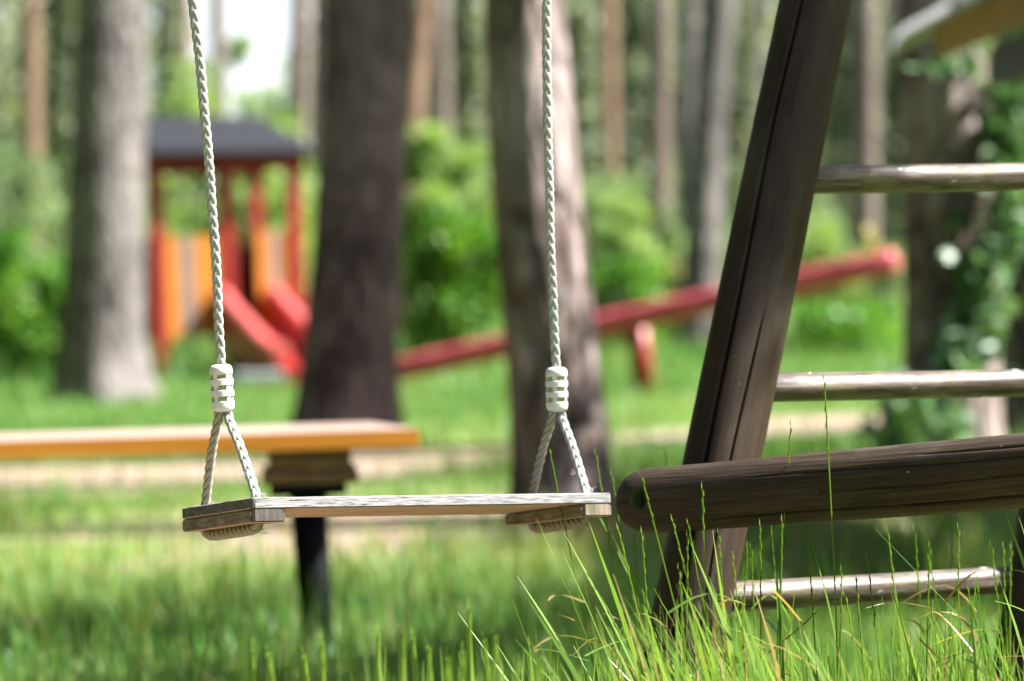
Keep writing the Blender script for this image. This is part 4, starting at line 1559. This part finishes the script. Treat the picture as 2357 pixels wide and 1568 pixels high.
for i in range(len(Rr) - 1):
    for j in range(np_):
        if 4 <= j <= np_ - 4:
            mb.m[nf] = 2
        if (stations[i][0] < 0.004 or stations[i + 1][0] > SL - 0.004) and mb.m[nf] == 0 and not (j == 0):
            mb.m[nf] = 1 if stations[i][0] < 0.004 else 0
        nf += 1
mb.build('seat_board', [M['seat_top'], M['seat_end'], M['seat_under']], swing)


def cleat(u0, dark):
    bm = bmesh.new()
    bmesh.ops.create_cube(bm, size=1.0)
    bmesh.ops.scale(bm, vec=(CW, SW, SC - 0.0005), verts=bm.verts)
    ve = [e for e in bm.edges if abs(e.verts[0].co.z - e.verts[1].co.z) > SC * 0.5]
    bmesh.ops.bevel(bm, geom=ve, offset=0.0035, segments=3, affect='EDGES')
    he = [e for e in bm.edges if abs(e.verts[0].co.z - e.verts[1].co.z) < 1e-6 and abs(abs(e.verts[0].co.z) - (SC - .0005) / 2) < 1e-6]
    bmesh.ops.bevel(bm, geom=he, offset=0.0011, segments=2, affect='EDGES')
    m_ = MB()
    for f in bm.faces:
        pts_ = [v.co.copy() for v in f.verts]
        n_ = f.normal
        if n_.z < -0.8:
            mi, uv_ = 1, [(p.y, p.x) for p in pts_]
        elif abs(n_.y) > 0.75:
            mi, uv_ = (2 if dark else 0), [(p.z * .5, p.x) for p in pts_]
        else:
            mi, uv_ = 0, [(p.y, p.z + p.x) for p in pts_]
        m_.poly([seat(u0 + CW / 2 + p.x, SW / 2 + p.y, -ST - 0.0003 - SC / 2 + p.z) for p in pts_], uv_, mi, False)
    bm.free()
    return m_.build('cleat', [M['cleat'], M['seat_under'], M['cleat_end']], swing)


cleat(0.0, True)
cl2 = cleat(SL - CW, False)


# ropes
def catmull(pts, step=0.0012):
    pts = [Vector(p) for p in pts]
    pts = [pts[0] * 2 - pts[1]] + pts + [pts[-1] * 2 - pts[-2]]
    out = []
    for i in range(1, len(pts) - 2):
        a, b, c, d = pts[i - 1:i + 3]
        k = max(2, int((c - b).length / step))
        for j in range(k):
            t = j / k
            out.append(0.5 * ((2 * b) + (c - a) * t + (2 * a - 5 * b + 4 * c - d) * t * t + (3 * b - a - 3 * c + d) * t ** 3))
    out.append(pts[-2])
    return out


def rope(mb, path, R=0.0052, lay=0.040, nseg=9, phase=0.0):
    rs = R * 0.475
    rc = R * 0.56
    pts = [Vector(p) for p in path]
    n = len(pts)
    t0 = (pts[1] - pts[0]).normalized()
    ref = Vector((0, 1, 0)) if abs(t0.y) < 0.9 else Vector((1, 0, 0))
    nrm_ = t0.cross(ref).normalized()
    s = 0
    fr = []
    for i, p in enumerate(pts):
        t = (pts[min(i + 1, n - 1)] - pts[max(i - 1, 0)]).normalized()
        nrm_ = (nrm_ - t * nrm_.dot(t)).normalized()
        if i:
            s += (p - pts[i - 1]).length
        fr.append((p, t, nrm_.copy(), t.cross(nrm_), s))
    for k in range(3):
        cen = []
        for p, t, a, b, s in fr:
            th_ = phase + 2 * math.pi * (k / 3 + s / lay)
            cen.append(p + (a * math.cos(th_) + b * math.sin(th_)) * rc)
        rings, us_ = [], []
        for i, (p, t, a, b, s) in enumerate(fr):
            tt = (cen[min(i + 1, n - 1)] - cen[max(i - 1, 0)]).normalized()
            ra = (cen[i] - p).normalized()
            ra = (ra - tt * ra.dot(tt)).normalized()
            rb = tt.cross(ra)
            rings.append([cen[i] + ra * math.cos(q) * rs * 0.95 + rb * math.sin(q) * rs * 1.12 for q in [2 * math.pi * j / nseg for j in range(nseg)]])
            us_.append(s + k * 1.7)
        mb.rings(rings, us_, [2 * math.pi * rs * j / nseg for j in range(nseg + 1)])


def plait(mb, path, R=0.0052, period=0.0345, nseg=9, phase=0.0):
    """three-strand flat plait whose broad side faces the photographer"""
    rs, A_, B_ = R * 0.60, R * 0.43, R * 0.15
    pts = [Vector(p) + RIGHT * (0.0005 * math.sin(i * 0.021 + phase * 3) + 0.0003 * math.sin(i * 0.083 + phase)) for i, p in enumerate(path)]
    n = len(pts)
    fr, s = [], 0
    for i, p in enumerate(pts):
        t = (pts[min(i + 1, n - 1)] - pts[max(i - 1, 0)]).normalized()
        if i:
            s += (p - pts[i - 1]).length
        a = (RIGHT - t * RIGHT.dot(t)).normalized()
        fr.append((p, t, a, t.cross(a), s))
    for k in range(3):
        cen = []
        for p, t, a, b, s in fr:
            w = phase + 2 * math.pi * (k / 3 + s / period) + 0.35 * math.sin(s * 23 + phase)
            cen.append(p + a * math.sin(w) * A_ + b * math.sin(2 * w) * B_)
        rings, us_ = [], []
        for i, (p, t, a, b, s) in enumerate(fr):
            tt = (cen[min(i + 1, n - 1)] - cen[max(i - 1, 0)]).normalized()
            ra = (a - tt * a.dot(tt)).normalized()
            rb = tt.cross(ra)
            rings.append([cen[i] + ra * math.cos(q) * rs + rb * math.sin(q) * rs * 0.95 for q in [2 * math.pi * j / nseg for j in range(nseg)]])
            us_.append(s + k * 1.7)
        mb.rings(rings, us_, [2 * math.pi * rs * j / nseg for j in range(nseg + 1)])


def fuzz(mb, c, n, spread, ln):
    for _ in range(n):
        a = c + Vector((random.gauss(0, spread), random.gauss(0, spread), random.gauss(0, spread)))
        d_ = Vector((random.gauss(0, 1), random.gauss(0, 1), random.gauss(0, 1))).normalized() * ln * random.uniform(.4, 1.2)
        e_ = Vector((random.gauss(0, 1), random.gauss(0, 1), random.gauss(0, 1))) * ln * .35
        mb.tube([a, a + d_ * .5 + e_ * .5, a + d_], [0.00022, 0.0002, 0.0001], 4, caps=False)


def clamp(pb_, pt_, spin, a_=0.0124, b_=0.0100):
    """white plastic rope clamp: rounded barrel with three rows of windows"""
    axv = (pt_ - pb_)
    H = axv.length
    axv.normalize()
    A = (RIGHT - axv * RIGHT.dot(axv)).normalized()
    B = axv.cross(A)
    if B.dot(FWD) > 0:
        B = -B
    zs = [(0.0, .40), (0.004, .60), (.018, .76), (.045, .89), (.085, .97), (.13, 1.0), (.215, 1.0), (.225, .955), (.325, .955), (.335, 1.02), (.45, 1.02), (.46, .955), (.56, .955), (.57, 1.02),
          (.685, 1.02), (.695, .955), (.79, .955), (.80, .99), (.88, .985), (.93, .95), (.965, .86), (.988, .72), (.998, .56), (1.0, .40)]
    n_ = 60
    R_ = [[pb_ + axv * (z * H) + A * (math.sin(2 * math.pi * j / n_) * a_ * r) + B * (math.cos(2 * math.pi * j / n_) * b_ * r) for j in range(n_)] for z, r in zs]
    rows = (7, 11, 15)

    def skip(i, j):
        return i in rows and ((j + spin) % 12) < 8
    m_ = MB()
    m_.rings(R_, [z * H for z, r in zs], [j * .0012 for j in range(n_ + 1)], True, 0, False, True, skip)
    o = m_.build('rope_clamp', M['plastic'], swing)
    bm = bmesh.new()
    bm.from_mesh(o.data)
    bmesh.ops.recalc_face_normals(bm, faces=bm.faces)
    bmesh.ops.solidify(bm, geom=bm.faces[:], thickness=0.0016)
    bmesh.ops.recalc_face_normals(bm, faces=bm.faces)
    bm.to_mesh(o.data)
    bm.free()
    try:
        o.data.set_sharp_from_angle(angle=rad(40))
    except Exception:
        pass
    return o


SCALE = 2357 / 2560
beam_pts = []
for side_, (cbx, cby, ctx, cty, rtx, hf, hb_, spin) in (('l', (558, 1030, 551, 911, 481, (0.0195, 0.0247), (0.0195, 0.142), 3)),
                                                     ('r', (1393, 1030, 1391, 918, 1367, (0.4302, 0.0215), (0.4302, 0.134), 0))):
    H1, H2 = seat(hf[0], hf[1], 0), seat(hb_[0], hb_[1], 0)
    dcl = ((H1 + H2) / 2 - CAM).dot(FWD)
    cb, ct = P(cbx * SCALE, cby * SCALE, dcl), P(ctx * SCALE, cty * SCALE, dcl - 0.001)
    tp_ = P(rtx * SCALE, 0, dcl - 0.006)
    axv = (ct - cb).normalized()
    A = (RIGHT - axv * RIGHT.dot(axv)).normalized()
    # hanging rope up to the crossbeam
    rise = (tp_ - ct) / (tp_.z - ct.z)
    top = ct + rise * (2.13 - ct.z)
    beam_pts.append(top)
    bow = RIGHT * (0.004 if side_ == 'l' else -0.003)
    hp = catmull([ct - axv * 0.02, ct + axv * 0.01, ct.lerp(tp_, .35) + bow, ct.lerp(tp_, .7) + bow, tp_], 0.0014)
    mb = MB()
    plait(mb, hp, 0.0052, 0.0365, 10, 0.4 if side_ == 'l' else 1.3)
    hp2 = [tp_.lerp(top, i / 260) for i in range(261)]
    plait(mb, hp2, 0.0052, 0.0365, 6, 0.9)
    fuzz(mb, ct + axv * 0.2 + RIGHT * 0.005, 3, 0.002, 0.006)
    mb.build('hanging_rope', M['rope'], swing)
    # the two legs of the lower loop and the strand under the cleat
    dn = -sz_
    for which, Hh, sg in (('front', H1, 1), ('back', H2, -1)):
        start = cb + axv * 0.030 + A * 0.0049 * sg
        out_ = cb - axv * 0.004 + A * 0.0052 * sg
        inn = Hh + dn * 0.002
        lp = [start, cb + axv * 0.012 + A * 0.0051 * sg, out_, out_.lerp(Hh, .35) + A * 0.0016 * sg, out_.lerp(Hh, .7) + A * 0.0012 * sg, Hh, Hh + dn * 0.016]
        mb = MB()
        (plait if which == 'front' else rope)(mb, catmull(lp, 0.0014), 0.0052, 0.0345 if which == 'front' else 0.0335, 10, 0.2 + sg)
        fuzz(mb, Hh + sz_ * 0.004 + RIGHT * 0.006, 16, 0.0018, 0.006)
        fuzz(mb, Hh.lerp(cb, 0.25) - RIGHT * 0.004, 8, 0.0012, 0.008)
        mb.build('rope_leg', M['rope'] if which == 'front' else M['rope_dirty'], swing)
    F0, B0 = H1 + dn * (ST + SC - 0.004), H2 + dn * (ST + SC - 0.004)
    vv = (B0 - F0)
    lp = [F0, F0 + dn * 0.006 + vv * .005, F0 + dn * 0.0092 + vv * .08, F0 + dn * 0.0100 + vv * .3, F0 + dn * 0.0102 + vv * .6, F0 + dn * 0.0100 + vv * .88, B0 + dn * 0.006 - vv * .005, B0]
    mb = MB()
    rope(mb, catmull(lp, 0.0012), 0.0058, 0.030, 10, 0.7)
    fuzz(mb, F0 + dn * 0.012 + RIGHT * 0.004, 22, 0.0022, 0.005)
    mb.build('rope_loop', M['rope_dirty'], swing)
    mb = MB()
    Bv = axv.cross(A)
    fr_ = []
    for q in np.linspace(0.05, 0.95, 14):
        cc = cb.lerp(ct, float(q))
        fr_.append([cc + A * math.cos(w) * (0.0104 + random.uniform(-.0003, .0003)) + Bv * math.sin(w) * (0.0082 + random.uniform(-.0004, .0003)) for w in [2 * math.pi * j / 24 for j in range(24)]])
    mb.rings(fr_, [0.05 * j for j in range(14)], [0.003 * j for j in range(25)])
    mb.build('clamp_filling', M['dirt_rope'], swing)
    clamp(cb, ct, spin)

# crossbeam the ropes hang from, and the far pair of legs (above and left of the picture)
bd = (beam_pts[1] - beam_pts[0])
bd.z = 0
bd.normalize()
c0 = beam_pts[0] - bd * 0.75 + Vector((0, 0, 0.045))
tt = post_t.lerp(post_t + shift, .5)
c1 = Vector((tt.x, tt.y, 2.17))
c0.z = 2.17
log_mesh(c0, beam_pts[1].lerp(beam_pts[0], .5) + Vector((0, 0, .05)), 0.05, 0.05, [], 32, 30, 0.012, 31).build('crossbeam', M['post'], frame)
log_mesh(beam_pts[1].lerp(beam_pts[0], .5) + Vector((0, 0, .05)), c1 + bd * 0.1, 0.05, 0.05, [], 32, 30, 0.012, 32).build('crossbeam', M['post'], frame)
perp = Vector((-bd.y, bd.x, 0))
for s_ in (-1, 1):
    log_mesh(c0 + bd * 0.08, Vector((c0.x, c0.y, -0.08)) + perp * 0.75 * s_ - bd * 0.05, 0.042, 0.045, [], 28, 24, 0.012, 35 + s_).build('frame_leg', M['post'], frame)
